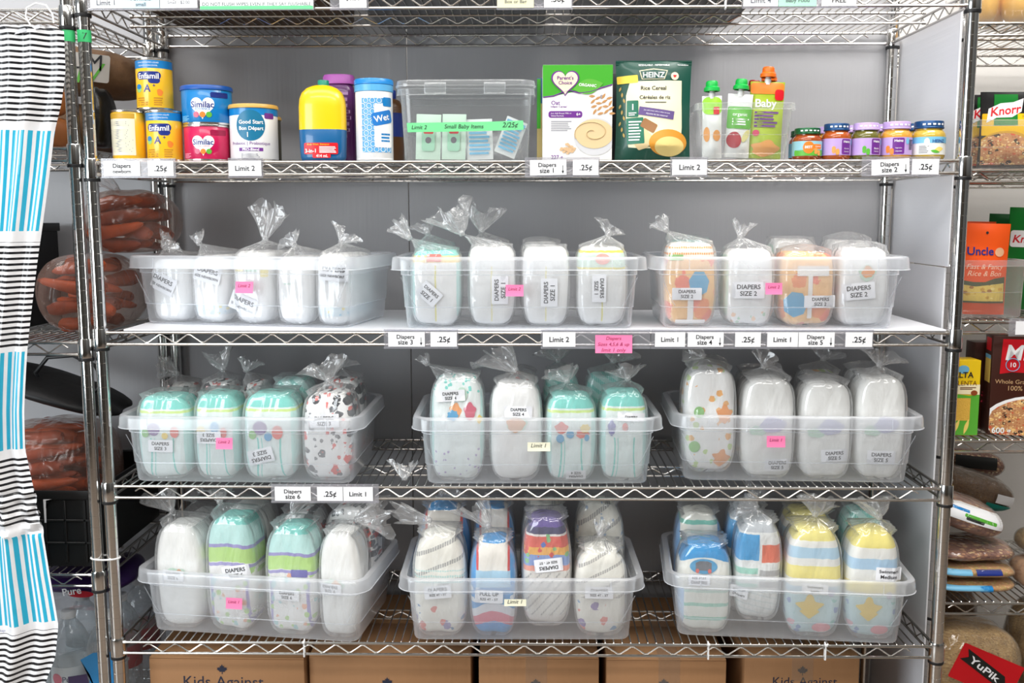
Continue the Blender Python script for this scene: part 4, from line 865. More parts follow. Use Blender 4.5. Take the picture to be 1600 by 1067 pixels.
def enfamil(label, px0, px1, yt, yb, z0=Z2, Yf=0.016):
    t, R, h, yc = can(label, px0, px1, yt, yb, YEL, z0=z0, Yf=Yf); f = lambda o: cyl(R, o)
    band = part(t, 'blue_band', BLU, lambda b: b.grid(lambda u, v: f(0.0003)((u-0.5)*2*pi*R*0.998, h-0.0055-0.016*(1-v)), 48, 1))
    part(t, 'lettering', WHT, lambda b: (b.text('CONCENTRATED LIQUID', f(0.0006), 0, h-0.0105, fit=R*1.25), b.text('LIQUIDE CONCENTRÉ', f(0.0006), 0, h-0.0165, fit=R*1.15)), band)
    pl = part(t, 'brand_plate', NAVY, lambda b: (b.decal(rrect(-R*0.72, R*0.72, h*0.575, h*0.73, 0.008), f(0.0004), 4), b.decal(rrect(R*0.0, R*0.66, h*0.50, h*0.62, 0.007), f(0.00035), 4)))
    part(t, 'lettering', WHT, lambda b: b.text('Enfamil', f(0.0008), 0, h*0.645, fit=R*1.22, bold=True), pl)
    part(t, 'letter_mark', NAVY, lambda b: (b.text('A', f(0.0005), -0.002, h*0.41, size=h*0.2, bold=True, shear=0.1), b.text('+', f(0.0005), R*0.32, h*0.46, size=h*0.1, bold=True)))
    part(t, 'round_seal', cm('seal_green', 150, 200, 120, .5), lambda b: b.decal(ell(-R*0.62, h*0.41, R*0.22, R*0.24), f(0.0004), 3))
    part(t, 'round_seal', BLU, lambda b: b.decal([q for q in ell(-R*0.62, h*0.44, R*0.2, R*0.14)], f(0.0006), 3))
    part(t, 'small_picture', ORG, lambda b: b.decal(blobby(R*0.62, h*0.33, R*0.16, h*0.07, 3, 0.12, 1), f(0.0004), 3))
    part(t, 'fine_print', cm('ochre_print', 190, 130, 20, .5), lambda b: (lines(b, f(0.0004), -R*0.75, -R*0.05, h*0.07, h*0.24, 4, seed=2), lines(b, f(0.0004), R*0.28, R*0.8, h*0.07, h*0.24, 4, seed=3)))
    return h
hc = enfamil('yellow formula can standing right of the pale back label can', 229, 286, 173, 250)
enfamil('yellow formula can stacked on top of the two other yellow cans', 213, 270, 92, 171, z0=Z2+hc+0.0012, Yf=0.024)
t, R, h, yc = can('yellow formula can turned so its pale back label shows', 175, 228, 173, 250, YEL)
f = cyl(R, 0.0004)
pn = part(t, 'back_panel', cm('pale_ivory', 238, 232, 206, .45), lambda b: b.grid(lambda u, v: f(-R*1.25+u*R*2.0, 0.012+(h-0.030)*v), 20, 2))
part(t, 'fine_print', SOFTINK, lambda b: (lines(b, cyl(R, 0.0007), -R*0.9, R*0.62, 0.018, h*0.62, 14, seed=5), lines(b, cyl(R, 0.0007), -R*0.9, R*0.62, h*0.68, h*0.78, 3, seed=6)), pn)
part(t, 'heading_band', cm('ochre_band', 206, 160, 50, .45), lambda b: b.grid(lambda u, v: cyl(R, 0.0005)(-R*1.25+u*R*2.0, h-0.017+0.010*v), 20, 1))
part(t, 'barcode_edge', PURP, lambda b: b.decal(rect(-R*1.15, -R*0.98, 0.012, 0.03), cyl(R, 0.0008), 2))
def similac(label, px0, px1, yt, yb, m, sub, z0=Z2, lid=None, sc=1.0):
    t, R, h, yc = can(label, px0, px1, yt, yb, m, 'formula_tub', z0=z0, cat='tub', lid=lid); f = lambda o: cyl(R, o)
    top = h-(lid[1] if lid else 0.006); c = (R*0.12, top*0.50)
    he = part(t, 'heart_emblem', WHT, lambda b: b.decal(heart(c[0], c[1], h*0.31), f(0.0004), 5))
    part(t, 'lettering', NAVY, lambda b: b.text('Similac', f(0.0008), c[0], c[1]+h*0.06, fit=R*0.92, bold=True), he)
    part(t, 'lettering', BLU if sub == 'ADVANCE' else MAG, lambda b: b.text(sub, f(0.0008), c[0], c[1]-h*0.055, fit=R*0.62), he)
    for dx, mm in ((-0.25, MAG), (0, ORG), (0.25, LGREEN)):
        part(t, 'dot_emblem', mm, lambda b: b.decal(ell(c[0]+dx*R, c[1]-h*0.20, R*0.115, R*0.115), f(0.0009), 2), he)
    part(t, 'corner_tab', NAVY if sub == 'ADVANCE' else cm('deep_pink', 160, 6, 66, .4), lambda b: b.decal(rrect(R*0.45, R*1.25, top-0.016, top-0.005, 0.003), f(0.0004), 3))
    part(t, 'fine_print', SKYL if sub == 'ADVANCE' else cm('pink_print', 240, 150, 180, .5), lambda b: lines(b, f(0.0004), -R*0.95, -R*0.45, h*0.08, h*0.22, 4, seed=8))
    return t, h
t, hp = similac('magenta formula tub under the blue lidded tub', 288, 360, 196, 250, MAG, 'TOTAL COMFORT')
similac('blue formula tub with royal blue lid, stacked on the magenta tub', 284, 363, 135, 195, BLU, 'ADVANCE', Z2+hp+0.0006, (ROYAL, 0.010))
t, R, h, yc = can('white formula tub with gold lid and round teal emblem', 359, 435, 164, 250, WHITE, 'formula_tub', cat='tub', lid=(GOLD, 0.009)); f = lambda o: cyl(R, o)
part(t, 'blue_band', BLU, lambda b: b.grid(lambda u, v: f(0.0003)((u-0.5)*2*pi*R*0.998, h-0.009-0.014*(1-v)), 48, 1))
em = part(t, 'round_emblem', CYAN, lambda b: b.decal(ell(R*0.12, h*0.62, R*0.62, h*0.27), f(0.0006), 4))
part(t, 'lettering', WHT, lambda b: (b.text('Good Start', f(0.001), R*0.14, h*0.68, fit=R*1.02, bold=True), b.text('Bon Départ', f(0.001), R*0.14, h*0.57, fit=R*1.02, bold=True), b.text('1', f(0.001), R*0.0, h*0.46, size=0.014, bold=True)), em)
part(t, 'lettering', PURP, lambda b: b.text('Probiotic | Probiotique', f(0.0005), R*0.08, h*0.31, fit=R*1.75))
bn = part(t, 'purple_banner', PURP, lambda b: b.decal(rect(-R*0.4, R*0.62, h*0.17, h*0.23), f(0.0005), 3))
part(t, 'lettering', WHT, lambda b: b.text('PRO-Blend', f(0.0008), R*0.1, h*0.20, fit=R*0.7, bold=True), bn)
part(t, 'fine_print', SOFTINK, lambda b: lines(b, f(0.0004), -R*0.3, R*0.5, h*0.03, h*0.13, 4, seed=9))
part(t, 'side_panel', PURP, lambda b: b.decal(rrect(R*0.72, R*1.2, h*0.74, h*0.84, 0.003), f(0.0005), 3))
can('dark lidded tub mostly hidden behind the gold lid tub', 385, 440, 182, 250, cm('dark_tub', 70, 66, 50, .4), 'formula_tub', Yf=0.13, cat='tub', lid=(GOLD, 0.008))

# shaped bottles
def sect(hw, hd, z, p=2.6, n=40, cx=0, cy=0):
    q = []
    for i in range(n):
        a = 2*pi*i/n; ca, sa = cos(a), sin(a); e = (abs(ca)**p+abs(sa)**p)**(-1/p); q.append((cx+hw*ca*e, cy+hd*sa*e, z))
    return q
def secty(hw, hd, p=2.6, off=0.0005): return lambda x, z: (x, -hd*max(0.0, 1-abs(x/hw)**p)**(1/p)-off, z)
BOTY = cm('bottle_yellow', 250, 206, 20, 0.3, coat=0.4); BOTB = cm('bottle_blue', 18, 96, 150, 0.3, coat=0.4)
Yb = 0.045; x = at(504.5, 190, Yb).x; w2 = wpx(36, Yb); h = at(504, 133, Yb-0.01).z-Z2
t = thing('shampoo_bottle', 'yellow and blue shampoo bottle with green cap and red label', 'bottle', (x, Yb, Z2)); k = h/0.165
part(t, 'body', BOTY, lambda b: b.loft([sect(w2*s, 0.030*s2, z*h) for z, s, s2 in ((.40, 1, 1), (.55, 1, 1), (.72, .995, 1), (.82, .96, .97), (.90, .86, .88), (.96, .66, .70), (.99, .44, .5), (1, .30, .4))], False, True))
part(t, 'lower_body', BOTB, lambda b: b.loft([sect(w2*s, 0.030*s2, z*h) for z, s, s2 in ((0, .86, .85), (.015, .92, .92), (.05, .96, .97), (.2, .985, 1), (.41, 1.003, 1.005), (.413, 1.0, 1.0))], True, False))
part(t, 'cap', cm('cap_green', 24, 140, 112, .4), lambda b: b.lathe([(0.0115, h-0.002), (0.0115, h+0.009), (0.0105, h+0.0105), (0, h+0.0105)], 24, c=(0.003, 0, 0)))
fb = secty(w2*0.985, 0.030)
lb = part(t, 'red_label', RED, lambda b: (b.decal(rrect(-w2*.72, w2*.72, h*.085, h*.235, 0.003), secty(w2, 0.0305), 4), b.decal(rrect(-w2*.35, w2*.42, h*.035, h*.10, 0.003), secty(w2, 0.0305), 3)))
part(t, 'lettering', WHT, lambda b: (b.text('3-in-1', secty(w2, 0.0309, off=0.0009), -w2*.42, h*.13, fit=w2*.52, bold=True), b.text('414 mL', secty(w2, 0.0309, off=0.0009), w2*.06, h*.063, fit=w2*.5, bold=True), lines(b, secty(w2, 0.0309, off=0.0009), -w2*.05, w2*.66, h*.10, h*.19, 5, seed=4)), lb)
part(t, 'lettering', BOTY, lambda b: b.text('Body Wash, Shampoo', secty(w2, 0.0309, off=0.0009), -w2*.1, h*.215, fit=w2*.95, shear=.2), lb)
Yp = 0.125; x = at(531, 190, Yp).x; w2 = wpx(25, Yp); h = at(531, 133, Yp).z-Z2
t = thing('shampoo_bottle', 'purple shampoo bottle behind the yellow and blue bottle', 'bottle', (x, Yp, Z2))
part(t, 'body', cm('bottle_purple', 98, 40, 108, .3, coat=0.3), lambda b: b.loft([sect(w2*s, 0.026*s, z*h) for z, s in ((0, .9), (.03, 1), (.6, 1), (.9, .98), (.97, .9), (1, .8))]))
part(t, 'cap', cm('cap_orchid', 178, 92, 178, .35), lambda b: b.loft([sect(w2*s, 0.025*s, h+z) for z, s in ((0, .9), (.001, .98), (.016, .95), (.020, .88), (.021, .7))]))
part(t, 'lettering', cm('lilac_print', 190, 150, 200, .5), lambda b: lines(b, secty(w2, 0.0262), -w2*.2, w2*.8, h*.3, h*.92, 8, seed=12))
t, R, h, yc = can('white wipes canister with sky blue lid and ring pattern label', 555, 615, 124, 252, WHITE, 'wipes_canister', Yf=0.014, cat='canister', lid=(cm('lid_sky', 40, 140, 216, .3), 0.012))
for ch in list(t.children):
    if ch.name.startswith('rim'): bpy.data.objects.remove(ch)
part(t, 'neck_band', cm('neck_sky', 96, 176, 226, .3), lambda b: b.lathe([(R*1.0+.0004, h-.026), (R+.0016, h-.025), (R+.0016, h-.0125), (R, h-.0115)], 40))
part(t, 'base', WHITE, lambda b: b.lathe([(0, 0), (R-.002, 0), (R, .002), (R, .006)], 40))
lab = part(t, 'pattern_label', cm('label_blue', 92, 166, 218, .4), lambda b: b.grid(lambda u, v: cyl(R, .0004)(-R*.55+u*R*1.75, h*.10+h*.66*v), 24, 2))
def rings(b):
    for j in range(10):
        for i in range(5):
            cx, cz = -R*.48+i*R*.36+(j % 2)*R*.18, h*.135+j*h*.066
            if cx > R*1.1: continue
            b.tube([cyl(R, .0006)(cx+R*.13*cos(a), cz+R*.13*sin(a)) for a in [2*pi*q/14 for q in range(14)]], 0.0006, 4, closed=True)
part(t, 'ring_print', WHT, rings, lab)
wp = part(t, 'white_plate', WHT, lambda b: b.decal(rrect(R*.15, R*1.2, h*.16, h*.69, .005), cyl(R, .001), 4), lab)
part(t, 'brand_banner', cm('banner_blue', 30, 120, 200, .4), lambda b: b.decal(rot2(rrect(R*.02, R*1.2, h*.44, h*.60, .006), .22, (R*.6, h*.52)), cyl(R, .0015), 4), lab)
part(t, 'lettering', WHT, lambda b: b.text('Wet', cyl(R, .0019), R*.55, h*.52, fit=R*.85, bold=True, ang=.22), lab)
part(t, 'corner_plate', BLU, lambda b: b.decal(rrect(R*.62, R*1.2, h*.66, h*.77, .003), cyl(R, .0016), 3), lab)
part(t, 'fine_print', BLU, lambda b: lines(b, cyl(R, .0014), R*.5, R*1.1, h*.22, h*.34, 3, seed=3), lab)
Yp = 0.13; t = thing('bottle', 'dark amber and blue bottle half hidden behind the wipes canister', 'bottle', (at(618, 200, Yp).x-0.012, Yp, Z2))
part(t, 'body', cm('amber', 96, 60, 28, .3), lambda b: b.lathe([(0, 0), (.028, 0), (.03, .003), (.03, .118), (.022, .132), (.014, .136)], 32))
part(t, 'label_band', NAVY, lambda b: b.lathe([(.0304, .055), (.0304, .105)], 32)); part(t, 'cap', NAVY, lambda b: b.lathe([(.014, .134), (.0145, .136), (.0145, .152), (.013, .154), (0, .154)], 24))

# clear latched box of samples
def tub_mesh(hw, hd, H, rim, taper=0.93, r=0.02):
    b = MB(); b.loft([rring(hw*taper-.004, hd*taper-.004, r*.7, .001), rring(hw*taper, hd*taper, r, .0012), rring(hw*taper+.002, hd*taper+.002, r, .005), rring(hw, hd, r*1.2, H)], True, False)
    b.loft([rring(hw, hd, r*1.2, H), rring(hw+rim, hd+rim, r*1.4, H+.001), rring(hw+rim+.001, hd+rim+.001, r*1.4, H-.012)], False, False)
    b.tube(rring(hw*(taper+.03), hd*(taper+.03), r, H*.45), .0008, 5, closed=True); b.tube(rring(hw+rim+.001, hd+rim+.001, r*1.4, H-.012), .0008, 5, closed=True)
    return b
Yc = 0.125; W_ = wpx(216, 0.02)/2; xc = at(727, 200, 0.02).x; H = at(727, 138, 0.02).z-Z2
BOXT = thing('latched_box', 'clear latched plastic box holding small baby samples', 'storage box', (xc, Yc, Z2))
BOXT.location.z = Z2
tub_mesh(W_-.008, .098, H, .006).build('body', BINCLEAR, BOXT)
part(BOXT, 'lid', BINCLEAR, lambda b: (b.loft([rring(W_-.001, .107, .03, H+.002), rring(W_, .108, .03, H+.005), rring(W_-.002, .106, .03, H+.017), rring(W_-.012, .096, .03, H+.0195), rring(W_-.03, .08, .03, H+.0155)], False, True), b.tube(rring(W_, .108, .03, H+.006), .0012, 6, closed=True)))
for sx in (-.42, .42):
    part(BOXT, 'latch', BINCLEAR, lambda b: b.box(sx*W_-.022, sx*W_+.022, -.1125, -.1085, H-.012, H+.012, .0015))
f = lambda o: (lambda X, Z: (X, -.0905-.0075*(Z/H)-o-.0022, Z))
tp = part(BOXT, 'green_tape', cm('masking_green', 120, 222, 150, .55), lambda b: b.decal([(-W_*.83, H*.40), (-W_*.4, H*.405), (0, H*.41), (W_*.5, H*.42), (W_*.83, H*.43), (W_*.82, H*.56), (W_*.4, H*.545), (-W_*.3, H*.535), (-W_*.84, H*.53)], f(0), 3))
part(BOXT, 'handwriting', INK, lambda b: (b.text('Limit 2', f(.0006), -W_*.66, H*.47, fit=W_*.22, shear=.2), b.text('Small Baby Items', f(.0006), -W_*.02, H*.48, fit=W_*.56, shear=.15), b.text('2/25¢', f(.0006), W_*.64, H*.5, fit=W_*.22, shear=.2)), tp)
def sachet(label, x, y, z, wd, ht, m, rz, ry, pic=None, lean=0.1):
    t = thing('sample_sachet', label, 'sachet', (x, y, z), rz, 'sample sachets in the clear box', ry=ry, rx=-lean)
    part(t, 'pouch', m, lambda b: (b.grid(lambda u, v: ((u-.5)*wd, -.004*sin(pi*u)*sin(pi*v), ht*v), 8, 8), b.grid(lambda u, v: ((.5-u)*wd, .004*sin(pi*u)*sin(pi*v), ht*v), 8, 8)))
    g = lambda X, Z: (X, -.0052, Z)
    if pic:
        part(t, 'printed_bottle', cm('mint_print', 170, 220, 190, .5), lambda b: b.decal(rrect(-wd*.26, wd*.26, ht*.18, ht*.72, .006), g, 3))
        part(t, 'printed_label', RED, lambda b: b.decal(rrect(-wd*.2, wd*.2, ht*.56, ht*.68, .003), lambda X, Z: (X, -.0056, Z), 2))
        part(t, 'printed_mark', cm('print_dusk', 120, 110, 120, .6), lambda b: b.decal(ell(0, ht*.42, wd*.12, ht*.07), lambda X, Z: (X, -.0056, Z), 2))
    else: part(t, 'fine_print', SKYL, lambda b: (lines(b, g, -wd*.4, wd*.4, ht*.1, ht*.8, 7, seed=int(x*1000) % 50), b.decal(rect(-wd*.45, wd*.45, ht*.82, ht*.92), g, 2)))
MINT = cm('sachet_mint', 214, 238, 220, .4); SW = cm('sachet_white', 238, 240, 238, .4)
sachet('mint sachet with a red topped bottle print, leftmost in the clear box', xc-.082, .066, Z2+.004, .052, .095, MINT, .05, .03, True)
sachet('mint sachet with a red topped bottle print, second in the clear box', xc-.028, .064, Z2+.004, .05, .095, MINT, -.03, .02, True)
sachet('white and blue printed sachet in the middle of the clear box', xc+.028, .07, Z2+.004, .055, .085, SW, .02, -.03)
sachet('white sachet tilted at the right end of the clear box', xc+.078, .078, Z2+.014, .046, .08, SW, .1, .38)

# cartons
CART = cm('carton_white', 250, 249, 246, .45, coat=0.15); CARTG = cm('carton_green', 66, 168, 40, .4, coat=.2)
def carton(label, px0, px1, ytop, Yf, d, m, name='cereal_box', cat='box', z0=None, rz=0):
    z0 = Z2 if z0 is None else z0
    p, q = at(px0, ytop+60, Yf), at(px1, ytop+60, Yf); wd = q.x-p.x; h = at((px0+px1)/2, ytop, Yf).z-z0
    t = thing(name, label, cat, ((p.x+q.x)/2, Yf, z0), rz)
    part(t, 'carton', m, lambda b: b.box(-wd/2, wd/2, 0, d, 0, h, .0012, 2)); return t, wd, h
t, wd, h = carton('white and green oat cereal box with a heart emblem', 848, 957, 101, 0.014, .062, CART)
F = lambda o: flat(-.0004-o)
Sx = lambda px: (px-902.5)/109*wd
Sz = lambda py: h*(1-(py-101)/149)
part(t, 'green_panel', CARTG, lambda b: b.decal([(-wd/2, Sz(151)), (-wd*.3, Sz(148.5)), (-wd*.1, Sz(144)), (0.1*wd, Sz(143)), (.3*wd, Sz(137)), (wd/2, Sz(131)), (wd/2, h*.998), (0, h*.998), (-wd/2, h*.998)], F(0), 2, c=(0, h*.88)))
part(t, 'purple_ribbon', PURP, lambda b: b.tube([(Sx(a), -.0012, Sz(c)) for a, c in ((848.5, 151.5), (865, 149.5), (882, 143), (890, 141), (905, 145), (922, 143), (940, 137), (956.5, 132))], .0012, 6))
he = part(t, 'heart_border', PURP, lambda b: b.decal(heart(Sx(883), Sz(127), .0285), F(.0012), 4))
part(t, 'heart_emblem', CREAM, lambda b: b.decal(heart(Sx(883), Sz(127), .0252), F(.0018), 4), he)
part(t, 'lettering', PURP, lambda b: (b.text("Parent's", F(.0024), Sx(883), Sz(121.5), fit=.034, bold=True), b.text('Choice', F(.0024), Sx(883), Sz(129), fit=.028, bold=True)), he)
lf = part(t, 'leaf_emblem', LGREEN, lambda b: b.decal(leafshape(Sx(919), Sz(135), .062, .030, .2), F(.0016), 4)); part(t, 'lettering', WHT, lambda b: b.text('ORGANIC', F(.0022), Sx(918), Sz(133), fit=.036, bold=True, ang=-.08), lf)
part(t, 'lettering', PURP, lambda b: (b.text('Oat', F(0), Sx(868), Sz(160), fit=.018, bold=True), b.text('Infant Cereal', F(0), Sx(873), Sz(166), fit=.033, bold=True), b.text('227 g', F(0), Sx(870.5), Sz(245.5), fit=.024, bold=True)))
bn = part(t, 'purple_banner', PURP, lambda b: (b.decal(rrect(Sx(857), Sx(910), Sz(183.5), Sz(173), .005), F(.0002), 3)))
part(t, 'lettering', WHT, lambda b: (b.text('Just Add Breast Milk or', F(.0008), Sx(877), Sz(176.5), fit=.042), b.text('Infant Formula', F(.0008), Sx(871), Sz(180.5), fit=.026), b.text('6+', F(.0008), Sx(904), Sz(178), fit=.009, bold=True)), bn)
part(t, 'fine_print', SOFTINK, lambda b: lines(b, F(0), Sx(861), Sx(895), Sz(205), Sz(188), 6, seed=21))
part(t, 'oat_sprig', cm('oat_brown', 190, 140, 86, .55), lambda b: [b.decal(leafshape(Sx(925+9*(i % 4)+(i//4)*1.5), Sz(150+8*(i//4)+3*(i % 2)), .014, .005, .5+.25*((i*7) % 5-2)), F(.0004+.00004*i), 2) for i in range(16)])
part(t, 'bowl', cm('bowl_white', 206, 206, 208, .5), lambda b: b.decal([q for q in ell(Sx(931), Sz(213), wd*.242, h*.19)], F(.0006), 4) if False else b.decal([(max(-wd/2, min(wd/2, q[0])), max(.0008, q[1])) for q in ell(Sx(930), Sz(213), wd*.30, h*.20)], F(.0006), 4))
part(t, 'porridge', cm('porridge', 222, 196, 150, .6), lambda b: b.decal([(min(wd/2-.0003, q[0]), max(.0015, q[1])) for q in ell(Sx(929), Sz(209), wd*.275, h*.155)], F(.0012), 4))
part(t, 'porridge_swirl', cm('porridge_shade', 206, 176, 128, .6), lambda b: b.tube([(Sx(927)+.004*a*cos(a), -.0022, Sz(207)+.0027*a*sin(a)) for a in [i*.3 for i in range(4, 34)]], .0008, 4))
part(t, 'oat_flakes', cm('oat_flake', 214, 178, 136, .6), lambda b: [b.decal(ell(Sx(888)+.016*cos(i*2.4)*((i % 5)/5+.1), Sz(233)+.011*sin(i*2.4)*((i % 7)/7+.1), .0034, .0024, 10), F(.0008+.00003*i), 1) for i in range(34)])
part(t, 'printed_banknote', SOFTINK, lambda b: lines(b, F(0), Sx(905), Sx(915), Sz(170), Sz(158), 1) if False else b.decal(ell(Sx(940), Sz(151), .004, .004), F(.0003), 2))
t, wd2, h2 = carton('blue and green cereal box peeking out left of the oat cereal box', 839, 880, 122, 0.085, .05, cm('carton_blue', 30, 96, 140, .4))
part(t, 'picture', cm('rice_tan', 190, 170, 110, .6), lambda b: b.decal(rect(-wd2/2, wd2/2, 0.0, h2*.7), flat(-.0005), 1)); part(t, 'side_stripe', CARTG, lambda b: b.decal(rect(-wd2*.5, -wd2*.36, h2*.4, h2*.99), flat(-.001), 1))
t, wd2, h2 = carton('dark carton standing in the gap behind the two cereal packs', 950, 985, 115, 0.09, .05, cm('carton_dark', 30, 34, 40, .4))

# stand-up pouches
def pouch(name, label, x, y, z, wd, ht, d, m, rz=0, ry=0, rx=0, cat='pouch', group=None, seal=None):
    t = thing(name, label, cat, (x, y, z), rz, group, ry=ry, rx=rx)
    def prof(u, v): return d/2*(1-v)**0.55*(1-abs(2*u-1)**2.2)*(0.35+0.65*min(1, v*7)) if v < 1 else 0.0
    def wx(v): return wd*(1-.03*sin(pi*v))
    wob = lambda u, v: .0012*sin(9*u+5*v)*sin(pi*u)+.0010*sin(17*v+3*u)*sin(pi*u)
    part(t, 'pouch', m, lambda b: (b.grid(lambda u, v: ((u-.5)*wx(v), -prof(u, v)-.0012+wob(u, v), ht*v), 18, 22), b.grid(lambda u, v: ((.5-u)*wx(v), prof(1-u, v)+.0012+wob(1-u, v), ht*v), 18, 22),
        b.grid(lambda u, v: ((u-.5)*wx(0), (2*v-1)*(prof(u, 0)+.0012), 0), 18, 2)))
    fs = lambda o: (lambda X, Z: (X, -prof(min(1, max(0, X/wx(Z/ht)+.5)), min(.999, max(0, Z/ht)))-.0016-o+wob(X/wx(Z/ht)+.5, Z/ht), Z))
    return t, fs
Yh = 0.045; p, q = at(961, 180, Yh), at(1079, 180, Yh); wd = q.x-p.x; ht = at(1020, 96, Yh).z-Z2
t, fs = pouch('cereal_pouch', 'dark green stand-up rice cereal pouch with cream panel', (p.x+q.x)/2, Yh, Z2, wd, ht, .066, DKG, 0, 0)
hx = lambda px: (px-1020)/118*wd
hz = lambda py: ht*(1-(py-96)/155)
part(t, 'cream_panel', cm('panel_cream', 242, 236, 196, .4), lambda b: b.decal([(hx(981), hz(231)), (hx(1000), hz(233)), (hx(1030), hz(233)), (hx(1062), hz(232)), (hx(1064), hz(200)), (hx(1063), hz(160)), (hx(1063), hz(127)), (hx(1030), hz(127)), (hx(983), hz(128)), (hx(977), hz(150)), (hx(977), hz(190))], fs(.0004), 8))
part(t, 'yellow_tab', cm('tab_yellow', 236, 208, 70, .4), lambda b: b.decal(rot2(rrect(hx(963), hx(995), hz(131), hz(119), .002), .08, (hx(979), hz(125))), fs(.001), 5))
part(t, 'brand_plate', CREAM, lambda b: b.decal([(hx(1001), hz(125)), (hx(1036), hz(125)), (hx(1041), hz(111)), (hx(1019), hz(108)), (hx(997), hz(111))], fs(.0012), 6))
part(t, 'brand_plate', DKG, lambda b: b.decal([(hx(1002), hz(124)), (hx(1035), hz(124)), (hx(1039.5), hz(112)), (hx(1019), hz(109.5)), (hx(998.5), hz(112))], fs(.0016), 6))
part(t, 'lettering', WHT, lambda b: (b.text('HEINZ', fs(.0022), hx(1019), hz(118), fit=hx(1036)-hx(1002), bold=True), b.text('RESEALABLE - REFERMABLE', fs(.0012), hx(1020), hz(102.5), fit=hx(1044)-hx(996)), b.text('heinzbaby.ca', fs(.0012), hx(1065), hz(102), fit=hx(1074)-hx(1057))))
part(t, 'lettering', INK, lambda b: (b.text('Rice Cereal', fs(.0012), hx(1019), hz(138.5), fit=hx(1039)-hx(999), bold=True), b.text('Céréales de riz', fs(.0012), hx(1021), hz(153), fit=hx(1045)-hx(997), bold=True), lines(b, fs(.0012), hx(1006), hx(1040), hz(163), hz(159), 1, .3)))
part(t, 'heart_seal', CREAM, lambda b: b.decal(ell(hx(1052), hz(120), .008, .008), fs(.0012), 3)); part(t, 'heart_seal', RED, lambda b: b.decal(heart(hx(1052), hz(120), .0035), fs(.002), 2))
part(t, 'purple_band', cm('band_purple', 104, 84, 140, .4), lambda b: b.decal(rot2(rect(hx(996), hx(1051), hz(184), hz(171)), -.14, (hx(1022), hz(178))), fs(.0012), 5))
part(t, 'lettering', WHT, lambda b: (b.text('Just add breast milk or infant formula', fs(.002), hx(1024), hz(175.5), fit=hx(1044)-hx(1003), ang=-.14), b.text('Ajoutez du lait maternel', fs(.002), hx(1024), hz(180.5), fit=hx(1040)-hx(1006), ang=-.14)))
part(t, 'stage_plate', cm('plate_green', 14, 110, 82, .4), lambda b: (b.decal(rrect(hx(978), hx(995.5), hz(184), hz(158), .002), fs(.0012), 4), b.decal(rot2(rrect(hx(978), hx(1004), hz(226), hz(185), .002), .05, (hx(991), hz(205))), fs(.0012), 5)))
part(t, 'lettering', WHT, lambda b: (b.text('1', fs(.002), hx(987), hz(168), size=.017, bold=True), lines(b, fs(.002), hx(981), hx(993), hz(182), hz(176), 2, .5), lines(b, fs(.002), hx(981), hx(1001), hz(222), hz(189), 7, .45)))
part(t, 'bowl_picture', cm('bowl_gold', 216, 148, 50, .4), lambda b: b.decal([(min(hx(1074), q[0]), max(hz(247), q[1])) for q in ell(hx(1042), hz(224), .040, .027)], fs(.0016), 6))
part(t, 'cereal_picture', cm('cereal_pale', 228, 204, 130, .5), lambda b: b.decal([(min(hx(1073), q[0]), max(hz(246), q[1])) for q in ell(hx(1044), hz(230), .031, .020)], fs(.0022), 5))
part(t, 'grain_picture', cm('grain', 226, 200, 150, .6), lambda b: (b.decal(blobby(hx(1002), hz(218), .017, .024, 4, .15, 1), fs(.0011), 4)))
part(t, 'basket_picture', cm('basket', 150, 104, 60, .6), lambda b: b.decal(rot2(rrect(hx(1000), hx(1024), hz(205), hz(190), .003), -.5, (hx(1012), hz(197))), fs(.0013), 4))
part(t, 'grain_picture', cm('grain_dark', 190, 160, 90, .6), lambda b: [b.decal(leafshape(hx(968+3*(i % 3)), hz(140+9*i), .010, .004, 1.2+.3*(i % 3)), fs(.0012+.0001*(i % 2)), 2) for i in range(9)])
part(t, 'top_seal', DKG, lambda b: b.grid(lambda u, v: ((u-.5)*wd, -.0022-.0006*sin(v*25), ht*(.955+.05*v)), 10, 10))

# small clear bin of squeeze pouches
x0, x1 = at(1090, 230, .02).x, at(1238, 230, .02).x; Hb = at(1160, 161, .012).z-Z2; W_ = (x1-x0)/2
PB = thing('open_bin', 'small clear open bin holding baby food squeeze pouches', 'bin', ((x0+x1)/2, .085, Z2)); tub_mesh(W_, .072, Hb, .004, .86, .012).build('body', BINCLEAR, PB)
def squeeze(label, px0, px1, ytop, Y, m, capc, deco, lift=.004, ry=0, tiltz=0):
    wd = wpx(px1-px0, Y); ht = at((px0+px1)/2, ytop, Y).z-Z2-lift
    t, fs = pouch('squeeze_pouch', label, at((px0+px1)/2, 200, Y).x, Y, Z2+lift, wd, ht, .034, m, tiltz, ry, 0, 'pouch', 'squeeze pouches in the small clear bin')
    cx, cz = (0, ht)
    part(t, 'spout', WHITE, lambda b: b.lathe([(.0065, ht-.006), (.0065, ht+.006), (.005, ht+.007), (.005, ht+.012)], 20))
    part(t, 'cap', capc, lambda b: b.lathe([(.0145, ht+.0085), (.0165, ht+.0095), (.0160, ht+.016), (.0125, ht+.019), (.0122, ht+.027), (.010, ht+.030), (0, ht+.030)], 28))
    for nm, mm, fn in deco: part(t, nm, mm, lambda b: fn(b, fs, wd, ht))
    return t
CAPG = cm('cap_bright_green', 16, 176, 70, .35); CAPO = cm('cap_orange', 240, 112, 20, .35); CAPR = cm('cap_dark_red', 150, 24, 30, .35)
LIME = cm('lime_print', 150, 214, 40, .4); APPLE = cm('apple_red', 170, 36, 48, .4); PEACH = cm('fruit_peach', 232, 160, 80, .45); SQ = cm('pouch_silver_white', 232, 234, 232, .3); SQG = cm('pouch_green', 120, 190, 80, .35)
